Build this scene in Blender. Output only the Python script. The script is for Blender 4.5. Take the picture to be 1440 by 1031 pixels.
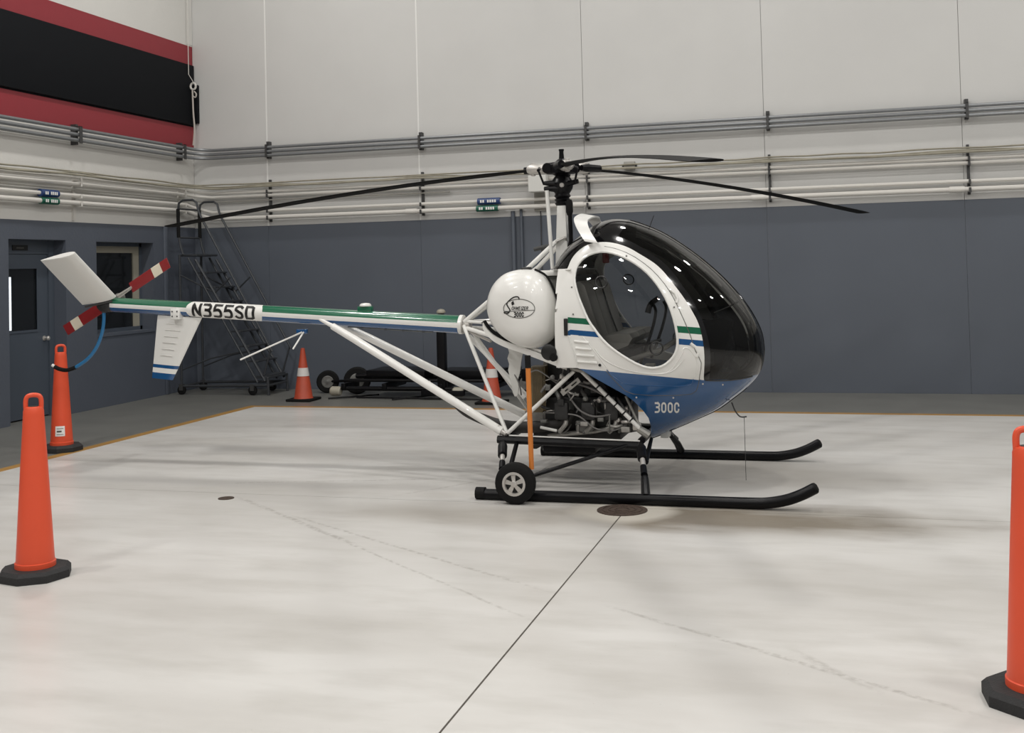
import bpy, bmesh, math, random
import numpy as np
from mathutils import Vector, Matrix

for o in list(bpy.data.objects): bpy.data.objects.remove(o)
random.seed(4)
scene = bpy.context.scene
COL = scene.collection

# ---------------------------------------------------------------- camera (solved from the wall, floor and panel lines)
F_PX, YAW, PITCH, ROLL, CY, CAM_H = 1568.26, .2815, .0292, -.0248, 328.83, 1.74
_fw = np.array([-math.sin(YAW)*math.cos(PITCH), math.cos(YAW)*math.cos(PITCH), math.sin(PITCH)])
_r0 = np.array([math.cos(YAW), math.sin(YAW), 0.0]); _u0 = np.cross(_r0, _fw)
_rt = _r0*math.cos(ROLL)+_u0*math.sin(ROLL); _up = -_r0*math.sin(ROLL)+_u0*math.cos(ROLL)
cam_d = bpy.data.cameras.new('camera'); cam = bpy.data.objects.new('camera', cam_d); COL.objects.link(cam)
cam.matrix_world = Matrix(((_rt[0], _up[0], -_fw[0], 0), (_rt[1], _up[1], -_fw[1], 0), (_rt[2], _up[2], -_fw[2], CAM_H), (0, 0, 0, 1)))
cam_d.sensor_fit = 'HORIZONTAL'; cam_d.sensor_width = 36; cam_d.lens = F_PX/1440*36
cam_d.shift_y = -(515.5-CY)/1440; cam_d.clip_end = 100
scene.camera = cam

def _ray(px, py): return _fw+_rt*(px-720)/F_PX-_up*(py-CY)/F_PX
CAM = np.array([0, 0, CAM_H])
def on_y(px, py, Y): d = _ray(px, py); return CAM+d*(Y/d[1])
def on_x(px, py, X): d = _ray(px, py); return CAM+d*(X/d[0])
def on_z(px, py, z=0.0): d = _ray(px, py); return CAM+d*((z-CAM_H)/d[2])
def project(P):
    d = np.asarray(P, float)-CAM; z = d@_fw
    return np.stack([720+F_PX*(d@_rt)/z, CY-F_PX*(d@_up)/z], -1)

# ---------------------------------------------------------------- world, exposure, lamps
vs = scene.view_settings
vs.view_transform = 'Standard'; vs.look = 'None'; vs.gamma = 1.0; vs.use_curve_mapping = False; vs.exposure = -0.07
w = bpy.data.worlds.new('world'); scene.world = w; w.use_nodes = True
w.node_tree.nodes['Background'].inputs[0].default_value = (.8, .86, .95, 1); w.node_tree.nodes['Background'].inputs[1].default_value = .15
LAMP_WATTS = 128.0
YB, XL = 15.077, -9.42          # back wall, left wall
X_RIGHT, Y_FRONT, Z_CEIL = 12.0, -9.0, 9.2

# ---------------------------------------------------------------- helpers
def new_mat(name): m = bpy.data.materials.new(name); m.use_nodes = True; return m
def mat(name, col, rough=.5, metal=0., noise=0., nscale=8., bump=0., bscale=60., spec=.5, coat=0., emit=None, estr=0.):
    m = new_mat(name); nt = m.node_tree; b = nt.nodes['Principled BSDF']
    b.inputs['Base Color'].default_value = (*col, 1); b.inputs['Roughness'].default_value = rough
    b.inputs['Metallic'].default_value = metal; b.inputs['Specular IOR Level'].default_value = spec
    b.inputs['Coat Weight'].default_value = coat; b.inputs['Coat Roughness'].default_value = .05
    if emit: b.inputs['Emission Color'].default_value = (*emit, 1); b.inputs['Emission Strength'].default_value = estr
    tc = nt.nodes.new('ShaderNodeTexCoord')
    if noise:
        n = nt.nodes.new('ShaderNodeTexNoise'); n.inputs['Scale'].default_value = nscale; n.inputs['Detail'].default_value = 6
        nt.links.new(tc.outputs['Object'], n.inputs['Vector'])
        mx = nt.nodes.new('ShaderNodeMix'); mx.data_type = 'RGBA'
        mx.inputs[6].default_value = (*[max(0, c*(1-noise)) for c in col], 1); mx.inputs[7].default_value = (*[min(1, c*(1+noise)) for c in col], 1)
        nt.links.new(n.outputs['Fac'], mx.inputs[0]); nt.links.new(mx.outputs[2], b.inputs['Base Color'])
    if bump:
        n2 = nt.nodes.new('ShaderNodeTexNoise'); n2.inputs['Scale'].default_value = bscale; n2.inputs['Detail'].default_value = 4
        nt.links.new(tc.outputs['Object'], n2.inputs['Vector'])
        bp = nt.nodes.new('ShaderNodeBump'); bp.inputs['Strength'].default_value = bump; bp.inputs['Distance'].default_value = .01
        nt.links.new(n2.outputs['Fac'], bp.inputs['Height']); nt.links.new(bp.outputs['Normal'], b.inputs['Normal'])
    return m
def glass_mat(name, tint, refl=1.0, rough=.02):
    m = new_mat(name); nt = m.node_tree; nt.nodes.remove(nt.nodes['Principled BSDF'])
    out = nt.nodes['Material Output']; t = nt.nodes.new('ShaderNodeBsdfTransparent'); t.inputs[0].default_value = (*tint, 1)
    g = nt.nodes.new('ShaderNodeBsdfGlossy'); g.inputs['Roughness'].default_value = rough; g.inputs[0].default_value = (1, 1, 1, 1)
    fr = nt.nodes.new('ShaderNodeFresnel'); fr.inputs[0].default_value = 1.49
    mu = nt.nodes.new('ShaderNodeMath'); mu.operation = 'MULTIPLY'; mu.inputs[1].default_value = refl
    mx = nt.nodes.new('ShaderNodeMixShader')
    nt.links.new(fr.outputs[0], mu.inputs[0]); nt.links.new(mu.outputs[0], mx.inputs[0])
    nt.links.new(t.outputs[0], mx.inputs[1]); nt.links.new(g.outputs[0], mx.inputs[2]); nt.links.new(mx.outputs[0], out.inputs[0])
    return m

class MB:
    """collects simple shapes (world coordinates) into one mesh"""
    def __init__(s): s.v = []; s.f = []; s.m = []
    def add(s, v, f, mi=0):
        k = len(s.v); s.v += [tuple(map(float, p)) for p in v]; s.f += [tuple(i+k for i in q) for q in f]; s.m += [mi]*len(f); return s
    def box(s, a, b, mi=0, bev=0.0):
        (x0, y0, z0), (x1, y1, z1) = [[min(p, q) for p, q in zip(a, b)], [max(p, q) for p, q in zip(a, b)]]
        if bev:
            bm = bmesh.new(); bmesh.ops.create_cube(bm, size=1)
            for v in bm.verts: v.co = Vector(((x0+x1)/2+v.co.x*(x1-x0), (y0+y1)/2+v.co.y*(y1-y0), (z0+z1)/2+v.co.z*(z1-z0)))
            bmesh.ops.bevel(bm, geom=bm.edges[:], offset=bev, segments=2, affect='EDGES', profile=.5)
            bm.verts.index_update(); s.add([v.co for v in bm.verts], [[v.index for v in f.verts] for f in bm.faces], mi); bm.free(); return s
        v = [(x, y, z) for z in (z0, z1) for y in (y0, y1) for x in (x0, x1)]
        return s.add(v, [(0, 2, 3, 1), (4, 5, 7, 6), (0, 1, 5, 4), (2, 6, 7, 3), (0, 4, 6, 2), (1, 3, 7, 5)], mi)
    def tube(s, pts, r, n=10, mi=0, smooth_path=0, cap=True, flat=1.0):
        P = [Vector(map(float, p)) for p in pts]
        if smooth_path and len(P) > 2: P = spline(P, smooth_path)
        R = r if hasattr(r, '__len__') else [r]*len(P)
        if len(R) != len(P): R = list(np.interp(np.linspace(0, 1, len(P)), np.linspace(0, 1, len(R)), R))
        t0 = (P[1]-P[0]).normalized(); ref = Vector((0, 0, 1)) if abs(t0.z) < .9 else Vector((1, 0, 0))
        u = t0.cross(ref).normalized(); V = []; Fc = []
        for i, p in enumerate(P):
            t = (P[min(i+1, len(P)-1)]-P[max(i-1, 0)]).normalized()
            u = (u-t*u.dot(t)).normalized(); w_ = t.cross(u)
            for k in range(n):
                a = 2*math.pi*k/n; V.append(p+(u*math.cos(a)+w_*math.sin(a)*flat)*R[i])
        for i in range(len(P)-1):
            for k in range(n): Fc.append((i*n+k, i*n+(k+1) % n, (i+1)*n+(k+1) % n, (i+1)*n+k))
        if cap: Fc.append(tuple(range(n))[::-1]); Fc.append(tuple((len(P)-1)*n+k for k in range(n)))
        return s.add(V, Fc, mi)
    def lathe(s, prof, origin, axis, n=24, mi=0):
        """prof: list of (distance along axis, radius)"""
        A = Vector(axis).normalized(); ref = Vector((0, 0, 1)) if abs(A.z) < .9 else Vector((1, 0, 0))
        u = A.cross(ref).normalized(); w_ = A.cross(u); O = Vector(map(float, origin)); V = []; Fc = []
        for d, r in prof:
            for k in range(n):
                a = 2*math.pi*k/n; V.append(O+A*d+(u*math.cos(a)+w_*math.sin(a))*max(r, 1e-4))
        for i in range(len(prof)-1):
            for k in range(n): Fc.append((i*n+k, i*n+(k+1) % n, (i+1)*n+(k+1) % n, (i+1)*n+k))
        Fc.append(tuple(range(n))[::-1]); Fc.append(tuple((len(prof)-1)*n+k for k in range(n)))
        return s.add(V, Fc, mi)
    def ring(s, prof, origin, axis, n=24, mi=0):
        k = len(s.f); s.lathe(list(prof)+[prof[0]], origin, axis, n, mi); del s.f[-2:]; del s.m[-2:]; return s
    def prism(s, poly, vec, mi=0):
        n = len(poly); P = [Vector(map(float, p)) for p in poly]; d = Vector(vec)
        return s.add(P+[p+d for p in P], [tuple(range(n))[::-1], tuple(range(n, 2*n))]+[(i, (i+1) % n, n+(i+1) % n, n+i) for i in range(n)], mi)
    def build(s, name, mats, parent=None, smooth=35, origin=None):
        me = bpy.data.meshes.new(name)
        if parent is not None: off = np.array(world_loc(parent))
        else: off = np.array(origin if origin is not None else np.mean(np.array(s.v), 0))
        me.from_pydata([tuple(np.array(p)-off) for p in s.v], [], s.f); me.validate()
        for m in (mats if isinstance(mats, (list, tuple)) else [mats]): me.materials.append(m)
        if len(me.polygons) == len(s.m): me.polygons.foreach_set('material_index', s.m)
        bm = bmesh.new(); bm.from_mesh(me); bmesh.ops.recalc_face_normals(bm, faces=bm.faces[:]); bm.to_mesh(me); bm.free()
        if smooth: me.shade_smooth(); me.set_sharp_from_angle(angle=math.radians(smooth))
        o = bpy.data.objects.new(name, me); COL.objects.link(o)
        if parent is not None: o.parent = parent
        else: o.location = off
        return o
def world_loc(o):
    l = Vector((0, 0, 0))
    while o: l += o.location; o = o.parent
    return l
def spline(P, k):
    P = [Vector(map(float, p)) for p in P]; out = []
    for i in range(len(P)-1):
        a, b, c, d = P[max(i-1, 0)], P[i], P[i+1], P[min(i+2, len(P)-1)]
        for j in range(k):
            t = j/k; out.append(.5*((2*b)+(c-a)*t+(2*a-5*b+4*c-d)*t*t+(3*b-a-3*c+d)*t**3))
    return out+[P[-1]]
def tag(o, label, cat, group=None, kind=None):
    if label: o['label'] = label
    if cat: o['category'] = cat
    if group: o['group'] = group
    if kind: o['kind'] = kind
    return o
def empty(name, loc, label, cat, group=None):
    o = bpy.data.objects.new(name, None); COL.objects.link(o); o.location = tuple(map(float, loc)); o.empty_display_size = .2
    return tag(o, label, cat, group)
def struct(o): o['kind'] = 'structure'; return o
def copy_tree(o, loc, label=None, parent=None):
    c = o.copy(); COL.objects.link(c); c.parent = parent
    if parent is None: c.location = tuple(map(float, loc)); c['label'] = label
    for ch in [x for x in bpy.data.objects if x.parent == o]: copy_tree(ch, None, None, c)
    return c
ORD = ['first', 'second', 'third', 'fourth', 'fifth', 'sixth', 'seventh', 'eighth', 'ninth', 'tenth']

# ---------------------------------------------------------------- materials
M = {}
M['wall_white'] = mat('wall_white_paint', (.605, .603, .588), .55, noise=.05, nscale=1.3, bump=.05, bscale=40)
M['wall_white2'] = mat('wall_white_block_paint', (.66, .65, .62), .6, noise=.05, nscale=1.6, bump=.25, bscale=30)
M['wall_blue'] = mat('wall_bluegrey_paint', (.098, .112, .137), .42, noise=.10, nscale=1.1, bump=.05, bscale=40)
M['wall_blue2'] = mat('wall_bluegrey_block_paint', (.088, .101, .127), .45, noise=.08, nscale=1.4, bump=.2, bscale=30)
M['seam'] = mat('panel_joint_sealant', (.40, .40, .39), .6)
M['hwhite_wall'] = mat('white_joint_bead', (.80, .80, .78), .5)
M['red'] = mat('wall_red_paint', (.26, .022, .032), .5, noise=.06)
M['blackboard'] = mat('black_board', (.008, .009, .011), .8, spec=.12)
M['steel'] = mat('galvanised_conduit', (.26, .27, .28), .42, .6, noise=.12, nscale=20)
M['pipe'] = mat('white_pipe_paint', (.66, .64, .60), .4)
M['cable'] = mat('cable_sheath', (.30, .28, .22), .6, noise=.3)
M['bracket'] = mat('dark_bracket', (.06, .06, .06), .5, .3)
M['dark'] = mat('black_enamel', (.005, .005, .006), .32, spec=.18)
M['rubber'] = mat('black_rubber', (.007, .007, .007), .75, bump=.1, bscale=120, spec=.2)
M['conebase'] = mat('recycled_rubber_base', (.018, .018, .019), .75, noise=.3, nscale=30, bump=.35, bscale=90)
M['orange'] = mat('orange_plastic', (.72, .082, .030), .42, noise=.06, nscale=5)
M['orange_old'] = mat('weathered_orange_plastic', (.40, .055, .022), .55, noise=.25, nscale=9)
M['reflect'] = mat('reflective_collar', (.62, .60, .58), .4)
M['hwhite'] = mat('helicopter_white_paint', (.80, .795, .765), .28, coat=.5)
M['hblue'] = mat('helicopter_blue_paint', (.007, .075, .22), .22, coat=.7)
M['hgreen'] = mat('helicopter_green_paint', (.008, .12, .06), .22, coat=.6)
M['hblack'] = mat('helicopter_black_paint', (.004, .004, .005), .12, coat=.8)
M['ink'] = mat('black_lettering', (.006, .006, .006), .4)
M['inkgrey'] = mat('grey_lettering', (.10, .10, .09), .4)
M['whiteink'] = mat('white_lettering', (.80, .80, .78), .4)
M['rotor'] = mat('rotor_blade_black', (.005, .005, .005), .65, spec=.10)
M['silver'] = mat('cast_aluminium', (.55, .53, .50), .38, .55, noise=.15, nscale=40)
M['alu'] = mat('dull_aluminium', (.38, .37, .345), .45, .5, noise=.3, nscale=30)
M['engine'] = mat('engine_dark_grey', (.032, .032, .032), .5, .3, noise=.5, nscale=35)
M['engine2'] = mat('engine_mid_grey', (.17, .17, .16), .5, .4, noise=.4, nscale=30)
M['olive'] = mat('oil_cooler_olive', (.13, .10, .055), .5, .2, noise=.3, nscale=25)
M['exhaust'] = mat('exhaust_black', (.012, .011, .010), .6, noise=.3, nscale=20)
M['hose'] = mat('grey_hose', (.16, .155, .15), .5)
M['orange_bar'] = mat('orange_lever_paint', (.62, .20, .035), .4)
M['trred'] = mat('tail_rotor_red', (.22, .012, .014), .35)
M['trcream'] = mat('tail_rotor_cream', (.66, .60, .48), .35)
M['skidblue'] = mat('tail_guard_blue', (.02, .16, .36), .35)
M['windshield'] = glass_mat('smoked_windshield', (.15, .155, .15), 1.0)
M['doorglass'] = glass_mat('clear_door_glass', (.72, .73, .73), 1.3)
M['winglass'] = mat('dark_window_glass', (.012, .014, .016), .08, spec=.6)
M['seat'] = mat('grey_seat_vinyl', (.34, .325, .295), .5, noise=.12, nscale=12, bump=.1)
M['cabin_int'] = mat('cabin_dark_lining', (.016, .017, .018), .6, noise=.2)
M['belt'] = mat('black_webbing', (.008, .008, .009), .7)
M['rust'] = mat('rusty_iron', (.055, .036, .026), .8, .1, noise=.75, nscale=45, bump=.8, bscale=90)
M['ladder'] = mat('ladder_grey_enamel', (.050, .054, .060), .4, .3)
M['doorpaint'] = mat('door_bluegrey_enamel', (.070, .085, .108), .35)
M['beige'] = mat('beige_frame', (.34, .32, .26), .5)
M['label_blue'] = mat('pipe_label_blue', (.02, .05, .16), .4)
M['label_green'] = mat('pipe_label_green', (.01, .11, .07), .4)
M['redfelt'] = mat('red_tag', (.30, .03, .03), .6)
M['box_white'] = mat('box_offwhite', (.66, .66, .63), .45)
M['box_grey'] = mat('box_grey', (.33, .32, .29), .5)
M['rope'] = mat('rope_offwhite', (.50, .46, .42), .7)

# floor coating: pale grey coating with blotches, brown stain by the drain, tyre tracks
def floor_mat():
    m = new_mat('pale_floor_coating'); nt = m.node_tree; N = nt.nodes.new; L = nt.links.new
    b = nt.nodes['Principled BSDF']; geo = N('ShaderNodeNewGeometry')
    sx = N('ShaderNodeSeparateXYZ'); L(geo.outputs['Position'], sx.inputs[0])
    def math_(op, a, c=None, clamp=False):
        n = N('ShaderNodeMath'); n.operation = op; n.use_clamp = clamp
        for i, v in enumerate((a, c)):
            if v is None: continue
            if isinstance(v, (int, float)): n.inputs[i].default_value = v
            else: L(v, n.inputs[i])
        return n.outputs[0]
    def noise(scale, detail=5, vec=None, rough=.55):
        n = N('ShaderNodeTexNoise'); n.inputs['Scale'].default_value = scale; n.inputs['Detail'].default_value = detail; n.inputs['Roughness'].default_value = rough
        L(vec or geo.outputs['Position'], n.inputs['Vector']); return n.outputs['Fac']
    def ramp(v, a, c):
        n = N('ShaderNodeMapRange'); n.inputs[1].default_value = a; n.inputs[2].default_value = c; L(v, n.inputs[0]); return n.outputs[0]
    mp = N('ShaderNodeMapping'); mp.inputs['Scale'].default_value = (.35, 1, 1); L(geo.outputs['Position'], mp.inputs[0])
    n1 = noise(.9, 6, mp.outputs[0]); n2 = noise(4, 6, mp.outputs[0]); n3 = noise(22, 5)
    def mix(f, a, c):
        n = N('ShaderNodeMix'); n.data_type = 'RGBA'; L(f, n.inputs[0])
        for i, v in ((6, a), (7, c)):
            if isinstance(v, tuple): n.inputs[i].default_value = (*v, 1)
            else: L(v, n.inputs[i])
        return n.outputs[2]
    c = mix(ramp(n1, .35, .65), (.50, .485, .46), (.63, .62, .60))
    c = mix(math_('MULTIPLY', ramp(n2, .46, .72), .5), c, (.41, .395, .365))
    # brown stain around (x -1.0, y 7.9), long along x
    def blob(x0, y0, rx, ry, nz):
        dx = math_('DIVIDE', math_('SUBTRACT', sx.outputs[0], x0), rx); dy = math_('DIVIDE', math_('SUBTRACT', sx.outputs[1], y0), ry)
        d = math_('SQRT', math_('ADD', math_('MULTIPLY', dx, dx), math_('MULTIPLY', dy, dy)))
        d = math_('ADD', d, math_('MULTIPLY', math_('SUBTRACT', nz, .5), 1.1))
        return ramp(d, 1.0, .35)
    st = math_('MAXIMUM', blob(-.80, 7.72, 1.9, .62, n2), math_('MULTIPLY', blob(-2.3, 7.5, 1.5, .45, n2), .55))
    c = mix(math_('MULTIPLY', st, .95), c, (.21, .18, .14))
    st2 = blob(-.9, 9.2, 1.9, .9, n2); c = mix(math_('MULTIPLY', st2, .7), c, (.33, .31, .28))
    st3 = blob(-4.9, 8.3, 1.9, .22, n2); c = mix(math_('MULTIPLY', st3, .35), c, (.36, .35, .335))
    # pale ring round the big drain
    dx = math_('SUBTRACT', sx.outputs[0], -1.5); dy = math_('SUBTRACT', sx.outputs[1], 7.81)
    d = math_('SQRT', math_('ADD', math_('MULTIPLY', dx, dx), math_('MULTIPLY', dy, dy)))
    c = mix(math_('MULTIPLY', ramp(math_('ADD', d, math_('MULTIPLY', n2, .12)), .48, .36), .8), c, (.56, .53, .47))
    # tyre tracks: thin scuffed lines
    def line(a, bb, wd, breakup):
        (x0, y0), (x1, y1) = a, bb; l = math.hypot(x1-x0, y1-y0); ux, uy = (x1-x0)/l, (y1-y0)/l
        ax = math_('SUBTRACT', sx.outputs[0], x0); ay = math_('SUBTRACT', sx.outputs[1], y0)
        t = math_('ADD', math_('MULTIPLY', ax, ux), math_('MULTIPLY', ay, uy))
        q = math_('ABSOLUTE', math_('ADD', math_('SUBTRACT', math_('MULTIPLY', ax, uy), math_('MULTIPLY', ay, ux)), math_('MULTIPLY', math_('SUBTRACT', n2, .5), .05)))
        f = ramp(q, wd, wd*.35); f = math_('MULTIPLY', f, ramp(t, 0, .3)); f = math_('MULTIPLY', f, ramp(t, l, l-.4))
        return math_('MULTIPLY', f, ramp(breakup, .40, .58))
    ls = [(on_z(840, 848), on_z(1430, 1022), .022), (on_z(340, 700), on_z(760, 878), .015), (on_z(400, 722), on_z(790, 838), .02), (on_z(1100, 908), on_z(1260, 985), .03),
          (on_z(330, 697), on_z(520, 775), .03), (on_z(300, 680), on_z(690, 672), .02), (on_z(540, 700), on_z(800, 655), .02)]
    tot = None
    for a, bb, wd in ls:
        f = line(a[:2], bb[:2], wd, n3); tot = f if tot is None else math_('MAXIMUM', tot, f)
    c = mix(math_('MULTIPLY', tot, .42), c, (.22, .205, .18))
    sp = noise(55, 2); c = mix(math_('MULTIPLY', ramp(sp, .74, .80), .5), c, (.20, .18, .16))
    L(c, b.inputs['Base Color'])
    L(ramp(n2, .2, .8), b.inputs['Roughness'])
    rr = N('ShaderNodeMapRange'); rr.inputs[3].default_value = .28; rr.inputs[4].default_value = .45; L(n2, rr.inputs[0]); L(rr.outputs[0], b.inputs['Roughness'])
    b.inputs['Specular IOR Level'].default_value = .45
    bp = N('ShaderNodeBump'); bp.inputs['Strength'].default_value = .06; bp.inputs['Distance'].default_value = .01; L(n3, bp.inputs['Height']); L(bp.outputs[0], b.inputs['Normal'])
    return m
M['floor'] = floor_mat()
M['floor_grey'] = mat('bare_grey_floor', (.145, .145, .135), .42, noise=.22, nscale=2.2, bump=.06, bscale=30)
M['line'] = mat('ochre_floor_line', (.34, .185, .045), .5, noise=.25, nscale=14)
M['ceil'] = mat('ceiling_grey_deck', (.30, .30, .29), .7)
M['wall_far'] = mat('grey_hangar_door', (.20, .205, .21), .6)
M['filler'] = mat('joint_dirt', (.07, .06, .05), .9, noise=.5, nscale=30)
M['slit'] = mat('daylight_slit', (.7, .75, .8), .5, emit=(.85, .92, 1), estr=1.0)

# ---------------------------------------------------------------- the room
fl = struct(MB().box((XL-.3, Y_FRONT-.2, -.2), (X_RIGHT+.2, YB+.3, -.003)).build('floor', M['floor_grey'], smooth=0))
XJ, YJ, GX, GY = -1.48, 7.90, .0048, .003           # saw-cut joints
CX0, CY1 = -7.30, 13.02                              # edge of the pale coating
for (a, b) in (((CX0, Y_FRONT), (XJ-GX, YJ-GY)), ((XJ+GX, Y_FRONT), (X_RIGHT-.01, YJ-GY)), ((CX0, YJ+GY), (X_RIGHT-.01, CY1))):
    MB().box((a[0], a[1], -.003), (b[0], b[1], 0)).build('floor_slab', M['floor'], parent=fl, smooth=0)
MB().box((XJ-GX, Y_FRONT, -.0029), (XJ+GX, YJ, -.002)).build('joint_filler', M['filler'], parent=fl, smooth=0)
ln = MB(); LW = .13
ln.add([(CX0-LW, Y_FRONT, -.001), (CX0, Y_FRONT, -.001), (CX0, CY1, -.001), (X_RIGHT-.01, CY1, -.001), (X_RIGHT-.01, CY1+LW, -.001), (CX0-LW, CY1+LW, -.001)], [(0, 1, 2, 5), (2, 3, 4, 5)])
ln.build('floor_line', M['line'], parent=fl, smooth=0)

# back wall with 8 ft panels, white above 2.44 m, blue-grey below
wb = struct(MB().box((XL-.3, YB+.012, -.2), (X_RIGHT+.2, YB+.3, Z_CEIL)).build('wall_back', M['seam'], smooth=0))
seams = [-10.605+2.4385*k for k in range(1, 10)]
xs = [XL]+[s for s in seams if s > XL+.3]+[X_RIGHT]
for i in range(len(xs)-1):
    g = .0035
    MB().box((xs[i]+g, YB, 2.44), (xs[i+1]-g, YB+.012, Z_CEIL)).build('upper_panel', M['wall_white'], parent=wb, smooth=0)
    MB().box((xs[i]+g*.4, YB, -.002), (xs[i+1]-g*.4, YB+.012, 2.44)).build('lower_panel', M['wall_blue'], parent=wb, smooth=0)
for sx_ in xs[1:3]: MB().box((sx_-.010, YB-.004, 2.44), (sx_+.010, YB+.004, Z_CEIL)).build('joint_bead', M['hwhite_wall'], parent=wb, smooth=0)
# left wall with door and window recesses
D0, D1, DT = 11.05, 12.075, 2.215
W0, W1, WB, WT = 12.69, 13.98, .97, 2.205
wl = MB(); T = .30
def lw(y0, y1, z0, z1, mi): wl.box((XL-T, y0, z0), (XL, y1, z1), mi)
lw(Y_FRONT, D0, -.002, 2.45, 1); lw(D0, D1, DT, 2.45, 1); lw(D1, W0, -.002, 2.45, 1)
lw(W0, W1, -.002, WB, 1); lw(W0, W1, WT, 2.45, 1); lw(W1, YB, -.002, 2.45, 1)
ZR = (3.685, 4.00, 4.93, 5.24)
lw(Y_FRONT, YB, 2.45, ZR[0], 0); lw(Y_FRONT, YB, ZR[0], ZR[1], 2); lw(Y_FRONT, YB, ZR[1], ZR[2], 3); lw(Y_FRONT, YB, ZR[2], ZR[3], 2); lw(Y_FRONT, YB, ZR[3], Z_CEIL, 0)
wlo = struct(wl.build('wall_left', [M['wall_white2'], M['wall_blue2'], M['red'], M['blackboard']], smooth=0))
MB().box((XL, 14.22, 0), (XL+.03, 14.30, 2.45), bev=.006).build('wall_batten', M['wall_blue2'], parent=wlo)
MB().box((XL-.36, D0-.5, -.02), (XL-.31, W1+.6, 2.6)).build('back_panel', M['cabin_int'], parent=wlo, smooth=0)
struct(MB().box((X_RIGHT, Y_FRONT-.2, -.2), (X_RIGHT+.3, YB+.3, Z_CEIL)).build('wall_right', M['wall_far'], smooth=0))
struct(MB().box((XL-.3, Y_FRONT-.3, -.2), (X_RIGHT+.3, Y_FRONT, Z_CEIL)).build('wall_front', M['wall_far'], smooth=0))
struct(MB().box((XL-.3, Y_FRONT-.3, Z_CEIL), (X_RIGHT+.3, YB+.3, Z_CEIL+.2)).build('ceiling', M['ceil'], smooth=0))
struct(MB().box((XL, YB-.16, 5.26), (XL+.008, YB-.008, 8.9)).build('trim_1', M['wall_white2'], smooth=0))

# door in the left wall (leaf set back in the reveal)
XD = XL-.2
dr = MB().box((XD-.05, D0, 0), (XD, D0+.05, DT)).box((XD-.05, D1-.10, 0), (XD+.02, D1, DT)).box((XD-.05, D0, DT-.17), (XD+.012, D1, DT))
door = struct(dr.build('door_1', M['doorpaint'], smooth=0, origin=(XD, (D0+D1)/2, 0)))
leaf = MB()
L0, L1 = D0+.05, D1-.10; G0, G1, GZ0, GZ1 = L0+.02, L1-.20, 1.10, 1.86
for a, b in (((L0, .015), (L1, GZ0)), ((L0, GZ1), (L1, DT-.17)), ((L0, GZ0), (G0, GZ1)), ((G1, GZ0), (L1, GZ1))):
    leaf.box((XD-.045, a[0], a[1]), (XD-.005, b[0], b[1]))
lf = leaf.build('door_leaf', M['doorpaint'], parent=door, smooth=0)
MB().box((XD-.03, G0, GZ0), (XD-.022, G1, GZ1)).build('door_pane', M['winglass'], parent=lf, smooth=0)
gb = MB()
for a, b in (((G0-.02, GZ0-.03), (G1+.02, GZ0)), ((G0-.02, GZ1), (G1+.02, GZ1+.03)), ((G1, GZ0), (G1+.025, GZ1))): gb.box((XD-.02, a[0], a[1]), (XD+.003, b[0], b[1]))
gb.build('glazing_bead', M['doorpaint'], parent=lf, smooth=0)
MB().lathe([(0, .032), (.008, .032), (.012, .012), (.045, .012), (.05, .026), (.07, .028), (.08, .015)], (XD-.006, L1-.07, .98), (1, 0, 0), 16).build('door_knob', M['silver'], parent=lf)
MB().box((XD-.021, 11.27, GZ0+.01), (XD-.0195, 11.345, GZ1-.10)).build('daylight_gap', M['slit'], parent=lf, smooth=0)
sgn = MB().box((XD+.012, 11.33, 2.085), (XD+.02, 11.60, 2.15)).build('door_sign', M['ink'], smooth=0)
tag(sgn, 'small black name plate with faint pale lettering above the grey door', 'sign')
tb = MB()
for k in range(6): tb.box((XD+.02, 11.40+.022*k, 2.108), (XD+.0205, 11.416+.022*k, 2.125))
tb.build('faint_lettering', M['inkgrey'], parent=sgn, smooth=0)
# window in the left wall
XWN = XL-.2
wn = MB()
for a, b in (((W0, WB), (W1, WB+.05)), ((W0, WT-.05), (W1, WT)), ((W0, WB), (W0+.05, WT)), ((W1-.05, WB), (W1, WT))): wn.box((XWN-.05, a[0], a[1]), (XWN, b[0], b[1]))
win = struct(wn.build('window_1', M['doorpaint'], smooth=0))
fr_ = MB()
for a, b in (((W0+.05, WT-.14), (W1-.05, WT-.05)), ((W1-.18, WB+.05), (W1-.05, WT-.14)), ((W0+.05, WB+.05), (W0+.09, WT-.14))): fr_.box((XWN-.045, a[0], a[1]), (XWN-.012, b[0], b[1]))
fr_.build('window_frame', M['beige'], parent=win, smooth=0)
MB().box((XWN-.04, W0+.05, WB+.05), (XWN-.032, W1-.05, WT-.05)).build('window_pane', M['winglass'], parent=win, smooth=0)
MB().box((XL-.2, W0, WB-.035), (XL+.015, W1, WB)).build('window_sill', M['wall_blue2'], parent=win, smooth=0)

# black board over the red band, and its end box on the back wall
tag(MB().box((XL+.002, Y_FRONT+.4, 4.02), (XL+.045, YB-.03, 4.94), bev=.004).build('banner_board', M['blackboard']), 'long matte black board hung on the left wall between two red bands', 'board')
tag(MB().box((XL+.048, YB-.05, 4.05), (XL+.115, YB-.002, 4.64), bev=.006).build('black_end_box', M['blackboard']), 'narrow black box fixed in the corner at the end of the black board', 'box')
rp = empty('hoist_cord', (XL+.09, YB-.2, 3.7), 'thin pale cord with a ring and hook hanging down the wall corner', 'cord')
MB().tube([(XL+.07, YB-.22, 8.9), (XL+.07, YB-.22, 4.78), (XL+.115, YB-.16, 4.66)], .006, 6).build('upper_cord', M['pipe'], parent=rp)
MB().tube([(XL+.115+.045*math.cos(a), YB-.17, 4.60+.05*math.sin(a)) for a in np.linspace(0, 2*math.pi, 15)], .016, 8, cap=False).build('ring', M['pipe'], parent=rp)
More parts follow.
